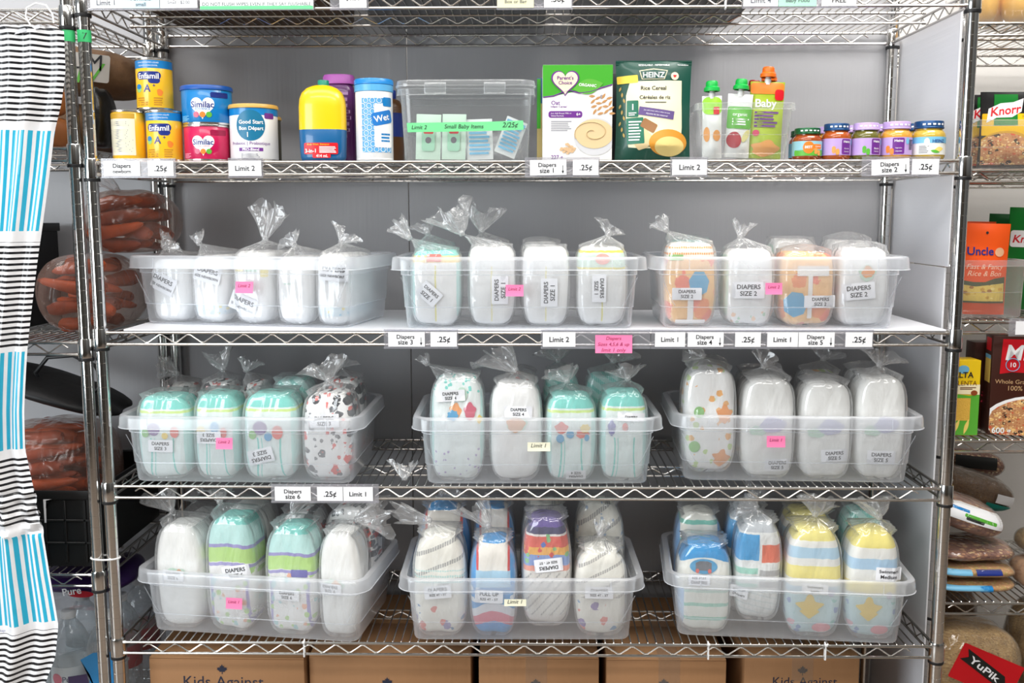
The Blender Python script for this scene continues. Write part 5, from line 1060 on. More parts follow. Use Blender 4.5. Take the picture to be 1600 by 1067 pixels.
squeeze('white squeeze pouch with lime top and green cap, nearest the left end', 1098, 1128, 150, .040, SQ, CAPG, [('top_print', LIME, lambda b, f, w_, h_: b.decal(rrect(-w_*.5, w_*.5, h_*.70, h_*.98, .012), f(.0006), 5)), ('brand_plate', RED, lambda b, f, w_, h_: b.decal(rrect(w_*.05, w_*.35, h_*.70, h_*.82, .001), f(.0012), 3)), ('picture', PEACH, lambda b, f, w_, h_: (b.decal(ell(w_*.2, h_*.36, w_*.2, h_*.09), f(.0006), 3), b.decal(ell(-w_*.3, h_*.38, w_*.14, h_*.12), f(.0006), 3)))], ry=-.02)
squeeze('green and white squeeze pouch with apple print and green cap', 1132, 1170, 147, .052, SQ, CAPG, [('top_print', LGREEN, lambda b, f, w_, h_: b.decal(rrect(-w_*.48, w_*.48, h_*.45, h_*.80, .004), f(.0006), 5)), ('apple_print', APPLE, lambda b, f, w_, h_: b.decal(ell(-w_*.18, h_*.27, w_*.28, h_*.13), f(.0010), 4)), ('lettering', WHT, lambda b, f, w_, h_: (b.text('organic', f(.0012), 0, h_*.68, fit=w_*.6), lines(b, f(.0012), -w_*.3, w_*.4, h_*.5, h_*.62, 3))), ('slice_print', cm('pear', 226, 220, 150, .45), lambda b, f, w_, h_: b.decal(rot2(ell(w_*.28, h_*.34, w_*.12, h_*.11), -.5, (w_*.28, h_*.34)), f(.0012), 3))], ry=.05, lift=.006)
squeeze('large orange and lime squeeze pouch with orange cap', 1168, 1220, 128, .060, cm('pouch_lime', 168, 190, 40, .35), CAPO, [('pumpkin_print', ORG, lambda b, f, w_, h_: (b.decal(rrect(-w_*.49, w_*.48, h_*.84, h_*.985, .006), f(.0006), 5))), ('picture', RED, lambda b, f, w_, h_: b.decal(rrect(w_*.2, w_*.48, h_*.76, h_*.9, .006), f(.0009), 3)), ('lettering', WHT, lambda b, f, w_, h_: b.text('Baby', f(.0014), -.004, h_*.72, fit=w_*.62, bold=True)), ('lettering', PURP, lambda b, f, w_, h_: lines(b, f(.0012), -w_*.36, w_*.36, h_*.40, h_*.62, 5)), ('food_print', PEACH, lambda b, f, w_, h_: (b.decal(blobby(0, h_*.13, w_*.40, h_*.10, 5, .15, 1), f(.0008), 4))), ('stage_seal', MAG, lambda b, f, w_, h_: b.decal(ell(-w_*.3, h_*.33, w_*.09, w_*.09), f(.0012), 2))], ry=.03)
squeeze('dark red capped squeeze pouch behind the apple print pouch', 1150, 1176, 148, .10, SQ, CAPR, [], lift=.004, ry=.12)
squeeze('orange topped squeeze pouch at the back right of the small bin', 1184, 1208, 134, .105, cm('pouch_orange', 226, 110, 40, .35), CAPO, [], ry=.03)

# baby food jars
def jar(label, px0, px1, ytop, ybase, Yf, food, lidm, labm, deco, rz=0, lidtext=True):
    R = wpx((px1-px0)/2, Yf+.03); yc = Yf+R; cx = (px0+px1)/2; h = at(cx, ytop, yc-R*.4).z-Z2
    t = thing('food_jar', label, 'jar', (at(cx, ybase-25, yc).x, yc, Z2), rz, 'baby food jars')
    part(t, 'jar', food, lambda b: b.lathe([(0, .002), (R*.72, .001), (R*.9, .0005), (R*.985, .005), (R, .012), (R, h*.60), (R*.97, h*.68), (R*.86, h*.745), (R*.80, h*.77), (R*.80, h*.82)], 40))
    part(t, 'lid', lidm, lambda b: b.lathe([(R*.86, h*.80), (R*.89, h*.805), (R*.90, h*.83), (R*.87, h*.845), (R*.87, h*.97), (R*.84, h*.995), (R*.80, h), (R*.76, h*.985), (0, h*.985)], 40))
    lb = part(t, 'label', labm, lambda b: b.grid(lambda u, v: cyl(R, .0004)((u-.5)*R*4.6, h*.12+h*.46*v), 40, 2))
    for nm, mm, fn in deco: part(t, nm, mm, lambda b: fn(b, lambda o: cyl(R, .0005+o), R, h), lb)
    part(t, 'lid_print', WHT, lambda b: [b.decal(rect(-R*.7+i*R*.3, -R*.52+i*R*.3, h*.885, h*.93, 2), cyl(R*.87, .0003), 1) for i in range(5)])
    return t
fd = lambda n, r, g, b_: cm(n, r, g, b_, .12, coat=0.6)
LB = cm('lid_blue', 20, 70, 120, .3, metal=.3); LP = cm('lid_lavender', 186, 160, 214, .35); LG = cm('lid_green', 16, 90, 50, .3, metal=.3)
jt = lambda name, x_=.0: [('purple_panel', PURP, lambda b, f, R, h: b.decal(rrect(R*(x_+.0), R*(x_+.75), h*.14, h*.56, .003), f(.0002), 4)), ('lettering', WHT, lambda b, f, R, h: (b.text('Heinz', f(.0007), R*(x_+.38), h*.49, fit=R*.55, bold=True), b.text(name[0], f(.0007), R*(x_+.38), h*.30, fit=R*.42), b.text(name[1], f(.0007), R*(x_+.38), h*.22, fit=R*.42))), ('seal', SKYL, lambda b, f, R, h: b.decal(ell(R*(x_+.98), h*.48, R*.13, h*.09), f(.0003), 2))]
veg = lambda m, x_: [('food_picture', m, lambda b, f, R, h: [b.decal(ell(R*(x_+.17*cos(i*2.1)), h*(.24+.07*sin(i*1.7)), R*.13, h*.055, 14), f(.0004+.00005*i), 2) for i in range(7)])]
jar('carrot jar with dark green lid, leftmost in the jar row', 1239, 1283, 200, 247, .016, fd('food_carrot', 150, 66, 22), LG, cm('label_pale_sky', 150, 200, 214, .45), [('green_field', LGREEN, lambda b, f, R, h: b.decal(rrect(-R*1.2, R*1.1, h*.12, h*.30, .003), f(.0001), 5)), ('round_emblem', ORG, lambda b, f, R, h: b.decal(ell(-R*.15, h*.38, R*.38, h*.19), f(.0003), 3)), ('orange_banner', ORG, lambda b, f, R, h: b.decal(rrect(R*.1, R*.9, h*.33, h*.48, .003), f(.0002), 3)), ('lettering', WHT, lambda b, f, R, h: (b.text('BEST', f(.0008), -R*.15, h*.39, fit=R*.5, bold=True), b.text('Carrots', f(.0008), R*.55, h*.41, fit=R*.5)))]+veg(PEACH, .45))
jar('carrot puree jar with blue lid and lavender label', 1285, 1328, 193, 246, .016, fd('food_carrot_puree', 168, 78, 24), LB, LAV, jt(('Carrots', 'Carottes'), .1)+veg(PEACH, -.35))
jar('green bean jar with lavender lid', 1331, 1374, 192, 246, .016, fd('food_green_bean', 100, 96, 38), LP, LAV, jt(('Beans', 'Haricots'), .1)+veg(LGREEN, -.3))
jar('sweet vegetable jar with lavender lid and orange vegetables on the label', 1377, 1423, 190, 245, .016, fd('food_squash', 214, 152, 60), LP, LAV, jt(('Vegetables', 'Légumes'), -.55)+veg(ORG, -.75)+[('fine_print', INK, lambda b, f, R, h: lines(b, f(.0004), R*.55, R*1.0, h*.25, h*.52, 7))])
jar('corn jar with blue lid, rightmost in the jar row', 1426, 1475, 189, 244, .016, fd('food_corn', 196, 164, 64), LB, cm('label_offwhite', 238, 238, 230, .45), [('blue_band', SKYL, lambda b, f, R, h: b.grid(lambda u, v: f(.0002)((u-.5)*R*3.4, h*.42+h*.16*v), 24, 1)), ('lettering', NAVY, lambda b, f, R, h: b.text('HEINZ', f(.0006), R*.25, h*.47, fit=R*.8, bold=True)), ('seal', WHT, lambda b, f, R, h: b.decal(ell(-R*.45, h*.44, R*.16, h*.11), f(.0005), 2)), ('corn_picture', PYEL, lambda b, f, R, h: b.decal(leafshape(R*.3, h*.26, R*.6, h*.12, .1), f(.0005), 3)), ('leaf_picture', LGREEN, lambda b, f, R, h: b.decal(leafshape(R*.05, h*.2, R*.6, h*.08, -.2), f(.0007), 3)), ('fine_print', SOFTINK, lambda b, f, R, h: lines(b, f(.0004), -R*.9, -R*.3, h*.15, h*.36, 5))])
for a0, a1, yt, lm, fdm, lab in ((1234, 1272, 204, LG, 'food_carrot', 'green lidded jar behind the leftmost carrot jar'), (1276, 1315, 198, LP, 'food_squash', 'lavender lidded jar behind the blue lidded carrot jar'), (1316, 1358, 196, LP, 'food_green_bean', 'lavender lidded jar behind the green bean jar'), (1364, 1403, 194, LP, 'food_green_bean', 'lavender lidded jar behind the sweet vegetable jar'), (1411, 1452, 193, LB, 'food_corn', 'blue lidded jar behind the corn jar')):
    jar(lab, a0, a1, yt, 244, .088, MATS[fdm], lm, LAV if lm is LP else SKYL, [])
# ================================================================== cartons under the bottom shelf
CBOARD = cm('cardboard', 156, 114, 76, .75, bump=.08, bscale=90, stretch=(1, 1, .05)); CFLAP = cm('cardboard_edge', 172, 128, 88, .8); TAPE = film('packing_tape', (.95, .92, .86), .82, (.75, .62, .48), .2, .2, 30, .2)
def shipping(label, px0, px1, Yf, leaf=None, text=None, d=.36, rz=0, tape=None, ht=.393):
    p, q = at(px0, 1050, Yf), at(px1, 1050, Yf); wd = q.x-p.x
    t = thing('shipping_box', label, 'cardboard box', ((p.x+q.x)/2, Yf, 0.001), rz, 'maple leaf boxes under the bottom shelf')
    def side(b):
        b.box(-wd/2, wd/2, 0, d, 0, ht-.004, .003, 2)
    part(t, 'carton', CBOARD, side)
    part(t, 'flap', CFLAP, lambda b: b.box(-wd/2+.001, wd/2-.001, .001, d/2-.001, ht-.004, ht-.001, .001)); part(t, 'flap', CFLAP, lambda b: b.box(-wd/2+.001, wd/2-.001, d/2+.001, d-.001, ht-.004, ht-.001, .001))
    L_ = lambda px, py: (at(px, py, Yf).x-(p.x+q.x)/2, at(px, py, Yf).z-.001)
    DK = cm('box_navy_ink', 34, 38, 58, .7)
    if leaf:
        c = L_(*leaf); part(t, 'maple_leaf_mark', DK, lambda b: b.decal([(c[0]+x*.0125, c[1]+z*.0125) for x, z in MAPLE], flat(-.0006), 2, c=c))
    if text:
        c = L_(text[0], text[1]); wtx = L_(text[2], text[1])[0]-c[0]
        part(t, 'lettering', DK, lambda b: b.text('Kids Against', flat(-.0006), c[0]+wtx/2, c[1], fit=wtx))
    if tape:
        x = L_(tape, 1040)[0]; part(t, 'packing_tape', TAPE, lambda b: (b.grid(lambda u, v: (x-.024+.048*u, -.0008, ht-.06+.06*v), 4, 4), b.grid(lambda u, v: (x-.024+.048*u, -.0008+d*.6*v, ht-.0003), 4, 6)))
    return t
shipping('cardboard box with a maple leaf at the left end under the bottom shelf', 233, 476, .045, (347, 1046), (285, 1064, 412), rz=radians(-.5))
shipping('second cardboard box from the left under the bottom shelf', 483, 736, .06, (605, 1066))
shipping('third cardboard box under the bottom shelf with a taped centre seam', 748, 936, .055, (837, 1068), tape=838)
shipping('fourth cardboard box under the bottom shelf with a wide strip of tape', 948, 1135, .05, (1037, 1068), tape=1046)
shipping('cardboard box with a maple leaf at the right end under the bottom shelf', 1163, 1343, .07, (1254, 1048), (1206, 1064, 1308), tape=1254)

# things loaded on the top shelf, seen from below through its wires
TZ = TOP[0]+.0006
def tote(label, x0, x1, y0, y1, h, m):
    t = thing('storage_tote', label, 'bin', ((x0+x1)/2, (y0+y1)/2, TZ)); b = tub_mesh((x1-x0)/2-.008, (y1-y0)/2-.008, h, .006, .95, .02); b.build('body', m, t)
GT_ = cm('tote_grey', 120, 120, 122, .5); BTOTE = cm('tote_brown', 96, 74, 54, .6)
tote('brown tote on the top shelf above the formula cans', .06, .50, .03, .40, .16, BTOTE)
tote('grey tote on the top shelf above the yellow bottle and wipes', .53, .95, .02, .40, .16, GT_)
tote('grey tote on the top shelf above the oat and rice cereal', .98, 1.38, .02, .40, .16, GT_)

# ================================================================== left shelving: hanging bags, paper sacks, carrots, bottles
def stripes():
    m = bpy.data.materials.new('striped_film'); m.use_nodes = True; n = m.node_tree.nodes; L = m.node_tree.links; b = n['Principled BSDF']
    b.inputs['Roughness'].default_value = .32; b.inputs['Transmission Weight'].default_value = 0
    uv = n.new('ShaderNodeUVMap'); sp = n.new('ShaderNodeSeparateXYZ'); L.new(uv.outputs[0], sp.inputs[0])
    def M(op, a, c):
        k = n.new('ShaderNodeMath'); k.operation = op
        for i, x in enumerate((a, c)):
            if isinstance(x, (int, float)): k.inputs[i].default_value = x
            else: L.new(x, k.inputs[i])
        return k.outputs[0]
    V, U = sp.outputs[1], sp.outputs[0]           # V in picture rows / 1000 measured down from the top
    blk = None; cyn = None
    for a, c in ((.040, .190), (.378, .541), (.712, .819), (.985, 1.2)):
        k = M('MULTIPLY', M('GREATER_THAN', V, a), M('LESS_THAN', V, c)); blk = k if blk is None else M('ADD', blk, k)
    for a, c in ((.204, .361), (.548, .700), (.835, .973)):
        k = M('MULTIPLY', M('GREATER_THAN', V, a), M('LESS_THAN', V, c)); cyn = k if cyn is None else M('ADD', cyn, k)
    bs = M('MULTIPLY', blk, M('LESS_THAN', M('FRACT', M('MULTIPLY', V, 112), 0), .42)); cs = M('MULTIPLY', cyn, M('LESS_THAN', M('FRACT', M('MULTIPLY', U, 17), 0), .55))
    m1 = n.new('ShaderNodeMix'); m1.data_type = 'RGBA'; m1.inputs[6].default_value = (*srgb(240, 240, 242), 1); m1.inputs[7].default_value = (*srgb(22, 22, 26), 1); L.new(bs, m1.inputs[0])
    m2 = n.new('ShaderNodeMix'); m2.data_type = 'RGBA'; m2.inputs[7].default_value = (*srgb(46, 176, 210), 1); L.new(cs, m2.inputs[0]); L.new(m1.outputs[2], m2.inputs[6]); L.new(m2.outputs[2], b.inputs['Base Color'])
    tc = n.new('ShaderNodeTexCoord'); t = n.new('ShaderNodeTexNoise'); t.inputs['Scale'].default_value = 22; L.new(tc.outputs['Object'], t.inputs[0])
    bp = n.new('ShaderNodeBump'); bp.inputs['Strength'].default_value = .25; bp.inputs['Distance'].default_value = .01; L.new(t.outputs[0], bp.inputs['Height']); L.new(bp.outputs[0], b.inputs['Normal'])
    return m
Yg = -.075
EDGE_R = [(36, 62), (45, 100), (110, 100), (160, 92), (205, 80), (300, 69), (400, 58), (540, 46), (640, 41), (700, 41), (760, 52), (820, 63), (900, 74), (980, 88), (1030, 84), (1067, 70), (1090, 66)]
def er(py):
    for (a, x), (c, y) in zip(EDGE_R, EDGE_R[1:]):
        if a <= py <= c: return x+(y-x)*(py-a)/(c-a)
    return EDGE_R[-1][1]
hang = thing('hanging_bag', 'long blue, white and black striped plastic bag hanging from a hook at left', 'plastic bag', at(10, 40, Yg))
O = hang.location.copy()
def hp(u, v, back=False):
    py = 42+(1090-42)*v; x1 = er(py); x0 = -62+8*sin(v*5); px = x0+(x1-x0)*u
    dy = .008*sin(u*15+v*2)*min(1, .3+v)+.006*sin(u*29+2+3*v)+.012*sin(v*9)*u
    if .69 < v < .76: dy += .006*sin(v*260+u*14)
    y = Yg+dy-.022*sin(pi*u)+(0.045*sin(pi*u) if back else 0)
    return at(px, py, Yg)+Vector((0, y-Yg, 0))-O
def hang_mesh():
    b = MB(); b.grid(lambda u, v: hp(u, v), 40, 150); b.grid(lambda u, v: hp(1-u, v, True), 20, 60)
    k = 41*151; b.uv = [(u*1.0, (42+1048*v)/1000) for (u, v) in b.uv]; return b
hang_mesh().build('striped_film', stripes(), hang)
part(hang, 'hook', WHITE, lambda b: b.tube([at(px, py, Yg-.006)-O for px, py in ((58, 44), (48, 40), (40, 26), (42, 12), (56, 5), (72, 8), (82, 22), (84, 36))], .0017, 8))
part(hang, 'hook_clip', cm('clip_grey', 196, 196, 200, .4), lambda b: b.loft([[at(px, py, Yg-.02+dy)-O for px, py in ((22, 54), (62, 44), (62, 38), (28, 46))] for dy in (0, .03)]))
part(hang, 'lettering', NAVY, lambda b: (b.text('bags', lambda X, Z: at(4, 985, Yg-.032)-O+Vector((X, 0, Z)), 0, 0, fit=.012)))

NOISE_P = [random.uniform(0, 6.28) for _ in range(12)]
def lump(hw, hd, h, seed, p=2.6, amp=.05, n=40, m=24, flat_=.35, top=.0):
    """a soft filled bag: flattened underneath, irregular"""
    rnd = random.Random(seed); ph = [rnd.uniform(0, 6.28) for _ in range(9)]; rings = []
    for j in range(m+1):
        t = j/m; a = -pi/2+pi*t; s = max(.02, cos(a))**.55; z = h/2+h/2*sin(a)
        if t < .5: z = h/2+h/2*sin(a)*(1-.02)
        q = []
        for i in range(n):
            b_ = 2*pi*i/n; ca, sa = cos(b_), sin(b_); e = (abs(ca)**p+abs(sa)**p)**(-1/p)
            w_ = 1+amp*(sin(2*b_+ph[0]+3*t)+.7*sin(3*b_+ph[1]-4*t)+.5*sin(5*b_+ph[2]+6*t)+.3*sin(8*b_+ph[3]+9*t))
            dz = h*amp*(.5*sin(3*b_+ph[4])+.4*sin(5*b_+ph[5]))*max(0, sin(a))*s
            q.append((hw*s*ca*e*w_, hd*s*sa*e*w_, z+dz))
        rings.append(q)
    return rings
CAR = [cm('carrot_orange', 196, 84, 34, .5, var=.3, vscale=25), cm('carrot_brown_orange', 160, 66, 32, .55, var=.35, vscale=25)]
def carrot_mesh(L, R, seed, m):
    rnd = random.Random(seed); pts = []; rs = []; bx, by = rnd.uniform(-.12, .12), rnd.uniform(-.1, .1)
    for i in range(13):
        t = i/12; pts.append((L*(t-.5), L*bx*(t-.5)**2, L*by*(t-.5)**2)); k = 1-.62*t**1.5
        rs.append(R*k*(1+.03*sin(i*2.1+seed))*(.55 if i == 0 else (.9 if i == 1 else (.45 if i == 12 else 1))))
    b = MB(); b.tube(pts, rs, 14); b.tube([(-L*.5-.004, 0, 0), (-L*.5+.002, 0, 0)], [R*.28, R*.42], 8); return b.mesh('carrot', [m], 60)
CMESH = [carrot_mesh(.17, .0172, 1, CAR[0]), carrot_mesh(.15, .0162, 2, CAR[1]), carrot_mesh(.19, .018, 3, CAR[0]), carrot_mesh(.13, .0155, 4, CAR[1])]
CBAG = film('carrot_bag_film', (.97, .93, .90), .80, (.50, .34, .28), .2, .6, 22, .35, (1.3, 1.3, .7), refl=.03)
def carrot_bag(label, x, y, z, hw, hd, h, seed, glabel, n, rz=0, knot=None):
    t = thing('carrot_bag', label, 'bag', (x, y, z), rz, 'bags of carrots')
    b = MB(); b.loft(lump(hw, hd, h, seed, 2.6, .035), True, True); b.build('film', CBAG, t)
    if knot:
        o = inst('bag_tail', tail_mesh(knot[1], .035, seed, .4), t, knot[0])
    rnd = random.Random(seed); k = 0; rows = max(3, int(h/.035))
    for j in range(rows):
        zc = .022+j*(h-.05)/(rows-1) if rows > 1 else h/2; s = max(.25, sqrt(max(0, 1-((zc-h/2)/(h/2))**2)))**.8
        cols = max(1, int((2*hd*s-.02)/.037))
        for i in range(cols):
            lim = hd*s-.028; yy = 0 if cols == 1 else -lim+2*lim*i/(cols-1)
            w_ = hw*s*.82; nx = 2 if w_ > .135 else 1
            for q in range(nx):
                if k >= n: break
                xx = (-.5+q)*w_*.95 if nx == 2 else rnd.uniform(-.3, .3)*w_*.3
                o = bpy.data.objects.new('carrot', CMESH[rnd.randrange(4)]); COL.objects.link(o)
                o.rotation_euler = (rnd.uniform(0, 6), rnd.uniform(-.22, .22), rz+rnd.choice((0, pi))+rnd.uniform(-.3, .3)); sc = min(1, (w_*(.95 if nx == 2 else 1.9))/.2)
                o.scale = (max(.5, sc), 1, 1); v = Vector((xx, yy*.92, zc)); o.location = Vector((x, y, z))+Matrix.Rotation(rz, 3, 'Z') @ v
                tag(o, glabel, 'carrot', glabel); k += 1
LT = [z+.0352 for z in LZ]
carrot_bag('lower large clear bag of carrots on the left shelving', -.094, .185, LT[2]+.0012, .104, .135, .174, 31, 'carrot in the lower clear bag beside the newborn bin', 70)
carrot_bag('upper clear bag of carrots stacked on the other carrot bag', -.002, .20, LT[2]+.176, .096, .12, .142, 32, 'carrot in the upper tied bag beside the newborn bin', 50, .0, ((-.02, -.02, .139), (-.03, -.01, .030)))
CRATE = cm('crate_black', 14, 14, 15, .5)
def crate(label, x0, x1, y0, y1, z, h):
    t = thing('crate', label, 'crate', ((x0+x1)/2, (y0+y1)/2, z), 0, 'black crates on the left shelving'); hx_, hy_ = (x1-x0)/2, (y1-y0)/2
    def shell(b):
        for (a, c, e, f_) in ((-hx_, hx_, -hy_, -hy_+.004), (-hx_, hx_, hy_-.004, hy_), (-hx_, -hx_+.004, -hy_, hy_), (hx_-.004, hx_, -hy_, hy_)): b.box(a, c, e, f_, .003, h, .0008, 1)
        b.box(-hx_, hx_, -hy_, hy_, 0, .004)
    part(t, 'shell', CRATE, shell)
    part(t, 'rim', CRATE, lambda b: [b.box(a, c, e, f_, h-.018, h+.002, .002) for (a, c, e, f_) in ((-hx_-.005, hx_+.005, -hy_-.005, -hy_), (-hx_-.005, hx_+.005, hy_, hy_+.005), (-hx_-.005, -hx_, -hy_-.005, hy_+.005), (hx_, hx_+.005, -hy_-.005, hy_+.005))])
    part(t, 'rib', CRATE, lambda b: [b.box(-hx_+.02+i*(2*hx_-.04)/7-.003, -hx_+.02+i*(2*hx_-.04)/7+.003, -hy_-.004, -hy_, .01, h-.02, .001, 1) for i in range(8)]+[b.box(-hx_, hx_, -hy_-.004, -hy_, h*.3*i, h*.3*i+.005, .001, 1) for i in (1, 2)])
    return t
crate('tall black plastic crate behind the carrot bags on the left shelving', -.62, -.275, .10, .41, LT[2]+.001, .24)
k = crate('black plastic crate under the carrots on the lower left shelf', -.40, -.052, .035, .405, LT[3]+.001, .17)
part(k, 'label_tag', PAPER, lambda b: b.box(.085, .088, -.1905, -.1895, .09, .15) if False else b.decal([(.066, .10), (.070, .10), (.072, .15), (.086, .153), (.086, .157), (.066, .155)], flat(-.1895), 1))
carrot_bag('clear bag of carrots standing in the lower black crate', -.215, .215, LT[3]+.008, .142, .15, .285, 33, 'carrot in the bag standing in the lower black crate', 90)
# limp black bag with a loop handle lying over the carrots
t = thing('tote_bag', 'folded black bag with a loop handle lying on the lower carrots', 'bag', (-.22, .22, LT[3]+.298))
part(t, 'body', cm('black_cloth', 18, 18, 20, .55, bump=.2, bscale=30), lambda b: b.loft([[(q[0], q[1], q[2]*1.0+.055*(-q[0]/.17)+.05) for q in r] for r in lump(.175, .11, .045, 41, 3, .05)]))
part(t, 'handle', BLACK, lambda b: b.tube([(-.01, -.02, .075), (-.02, -.03, .11), (.01, -.03, .145), (.07, -.03, .15), (.12, -.03, .125), (.135, -.02, .085), (.10, -.02, .055), (.06, -.02, .06)], .005, 8))
# brown paper sacks and potatoes
SACK = cm('brown_paper', 112, 82, 54, .8, bump=.25, bscale=90, var=.25, vscale=30); SIGN = cm('sack_label', 190, 186, 180, .6)
def sack(label, x, y, z, hw, hd, h, seed, ry, words, rz=0):
    t = thing('paper_sack', label, 'sack', (x, y, z), rz, 'brown paper sacks of produce', ry=ry)
    part(t, 'sack', SACK, lambda b: b.loft(lump(hw, hd, h, seed, 4, .03)))
    if words:
        f = lambda X, Z: (X, -hd*1.09-.001, Z)
        lb = part(t, 'printed_label', SIGN, lambda b: b.decal(rrect(-hw*.12, hw*.78, h*.25, h*.80, .006), f, 2)); g = lambda X, Z: (X, -hd*1.09-.002, Z)
        part(t, 'lettering', INK, lambda b: b.text(words[0], g, hw*.33, h*.64, fit=hw*.7), lb); part(t, 'lettering', LGREEN, lambda b: b.text(words[1], g, hw*.33, h*.42, fit=hw*.7, shear=.2), lb)
    return t
sack('brown paper sack with grey label lying on the left shelving above another', -.115, .245, LT[1]+.128, .138, .115, .105, 51, .12, ('PUM', 'RIV'))
sack('brown paper sack under the labelled sack on the left shelving', -.155, .26, LT[1]+.0012, .115, .12, .11, 52, 0, None)
sack('brown paper sack with grey label behind the hanging striped bags', -.34, .22, LT[1]+.0012, .058, .10, .205, 53, 0, ('TE', 'Y'))
t = thing('black_bag', 'black plastic bag slumped against the brown sacks on the left shelving', 'bag', (-.012, .085, LT[1]+.0012)); part(t, 'body', cm('black_film', 14, 14, 15, .35, bump=.4, bscale=26), lambda b: b.loft(lump(.026, .05, .125, 54, 2.4, .06)))
POT = cm('potato_gold', 214, 150, 70, .5, var=.25, vscale=14, bump=.1, bscale=60); POT2 = cm('potato_orange', 190, 116, 60, .55, var=.3, vscale=14)
def potato(label, P, a, b_, c, seed, m=POT, g='golden potatoes'):
    bb = MB(); bb.loft(lump(a, b_, c*2, seed, 2.05, .035, 28, 18)); o = bb.build('potato', m); o.location = P; o.rotation_euler = (0, random.uniform(-.2, .2), random.uniform(0, 3)); return tag(o, label, 'potato', g)
potato('lower orange potato between the hanging bags and the left shelf pole', (-.100, .055, LT[1]+.0012), .034, .035, .031, 61, POT2, 'orange potatoes at left')
potato('upper orange potato between the hanging bags and the left shelf pole', (-.098, .058, LT[1]+.0650), .032, .033, .029, 62, POT2, 'orange potatoes at left')
# water bottles in shrink film at the bottom left
WATER = film('water_bottle', (.95, .97, .98), .80, (.72, .78, .80), .06, .15, 30, .5); SHR = film('shrink_film', (.97, .98, .99), .90, (.8, .85, .9), .12, .6, 16, .3)
def bottle(label, x, y, z, labm, words, capm=WHITE, R=.043, H=.30):
    t = thing('water_bottle', label, 'bottle', (x, y, z), 0, 'bottles at the bottom left')
    pr = [(0, .004), (R*.7, 0), (R*.95, .004)]
    for i in range(12): z_ = .01+i*(H*.70)/12; pr += [(R, z_), (R*.965, z_+H*.028), (R, z_+H*.05)]
    pr += [(R, H*.72), (R*.93, H*.78), (R*.7, H*.86), (R*.38, H*.925), (R*.33, H*.945), (R*.33, H*.955)]
    part(t, 'body', WATER, lambda b: b.lathe(pr, 32)); part(t, 'cap', capm, lambda b: b.lathe([(R*.36, H*.945), (R*.38, H*.95), (R*.38, H*.99), (R*.34, H), (0, H)], 24))
    lb = part(t, 'label', labm[0], lambda b: b.lathe([(R+.0006, H*.42), (R+.0006, H*.60)], 32))
    part(t, 'round_mark', labm[1], lambda b: b.decal(ell(-R*.35, H*.51, R*.3, R*.3), cyl(R+.0006, .0006), 3), lb); part(t, 'lettering', labm[2], lambda b: b.text(words, cyl(R+.0006, .0008), R*.35, H*.51, fit=R*.8, bold=True), lb)
    return t
lbw = cm('bottle_label_white', 214, 224, 228, .4); PNK = cm('bottle_pink', 214, 60, 96, .4); RD2 = cm('bottle_red', 190, 26, 44, .4); DB = cm('bottle_dark_blue', 22, 32, 84, .4)
ZB = LT[4]+.0008
RLAB = (RD2, PAPER, PAPER); WLAB = (lbw, PNK, DB)
bottle('clear water bottle with white label beside the hanging bags', -.157, .105, ZB, WLAB, 'Pure')
bottle('water bottle behind the left shelf poles', -.070, .100, ZB, WLAB, 'Pure')
bottle('water bottle hidden behind the end of the hanging striped bags', -.249, .105, ZB, WLAB, 'Pure')
bottle('red labelled bottle seen between the shelf pole and the leftmost cardboard box', -.079, .205, ZB, RLAB, 'NESTLE')
bottle('second red labelled bottle at the back of the bottom left shelf', -.075, .312, ZB, RLAB, 'NESTLE')
bottle('water bottle in the second row behind the white labelled bottle', -.172, .210, ZB, WLAB, 'Pure')
t = thing('shrink_wrap', 'clear shrink film with blue and purple print around the water bottles', 'plastic wrap', (-.165, .205, ZB))
part(t, 'film', SHR, lambda b: b.loft([rring(.141, .152, .03, .002), rring(.142, .153, .03, .02), rring(.142, .153, .03, .22), rring(.138, .149, .03, .285), rring(.120, .13, .03, .312)], False, True))
SB = cm('wrap_blue', 30, 140, 206, .3); SP = cm('wrap_purple', 52, 28, 84, .3)
fw = flat(-.1536)
part(t, 'blue_print', SB, lambda b: b.decal([(.010, .005), (.13, .005), (.13, .225), (.085, .222), (.055, .205), (.075, .17), (.07, .12), (.045, .06)], fw, 3, c=(.095, .11)))
part(t, 'purple_print', SP, lambda b: b.decal([(.025, .105), (.064, .098), (.074, .14), (.068, .172), (.025, .165)], flat(-.1542), 3))
t = thing('water_pack', 'dark purple wrapped water pack lying across the bottle tops', 'plastic wrap', (-.165, .24, ZB+.3135))
part(t, 'film', SP, lambda b: b.loft(lump(.12, .11, .055, 71, 4, .03))); 
part(t, 'lettering', PAPER, lambda b: b.text('Pure', lambda X, Z: (X, -.1215, .022+Z), .012, .004, fit=.045, bold=True, ang=.15)); part(t, 'red_print', RD2, lambda b: b.decal(ell(.03, .006, .03, .008), lambda X, Z: (X, -.1150, .010+Z), 2))

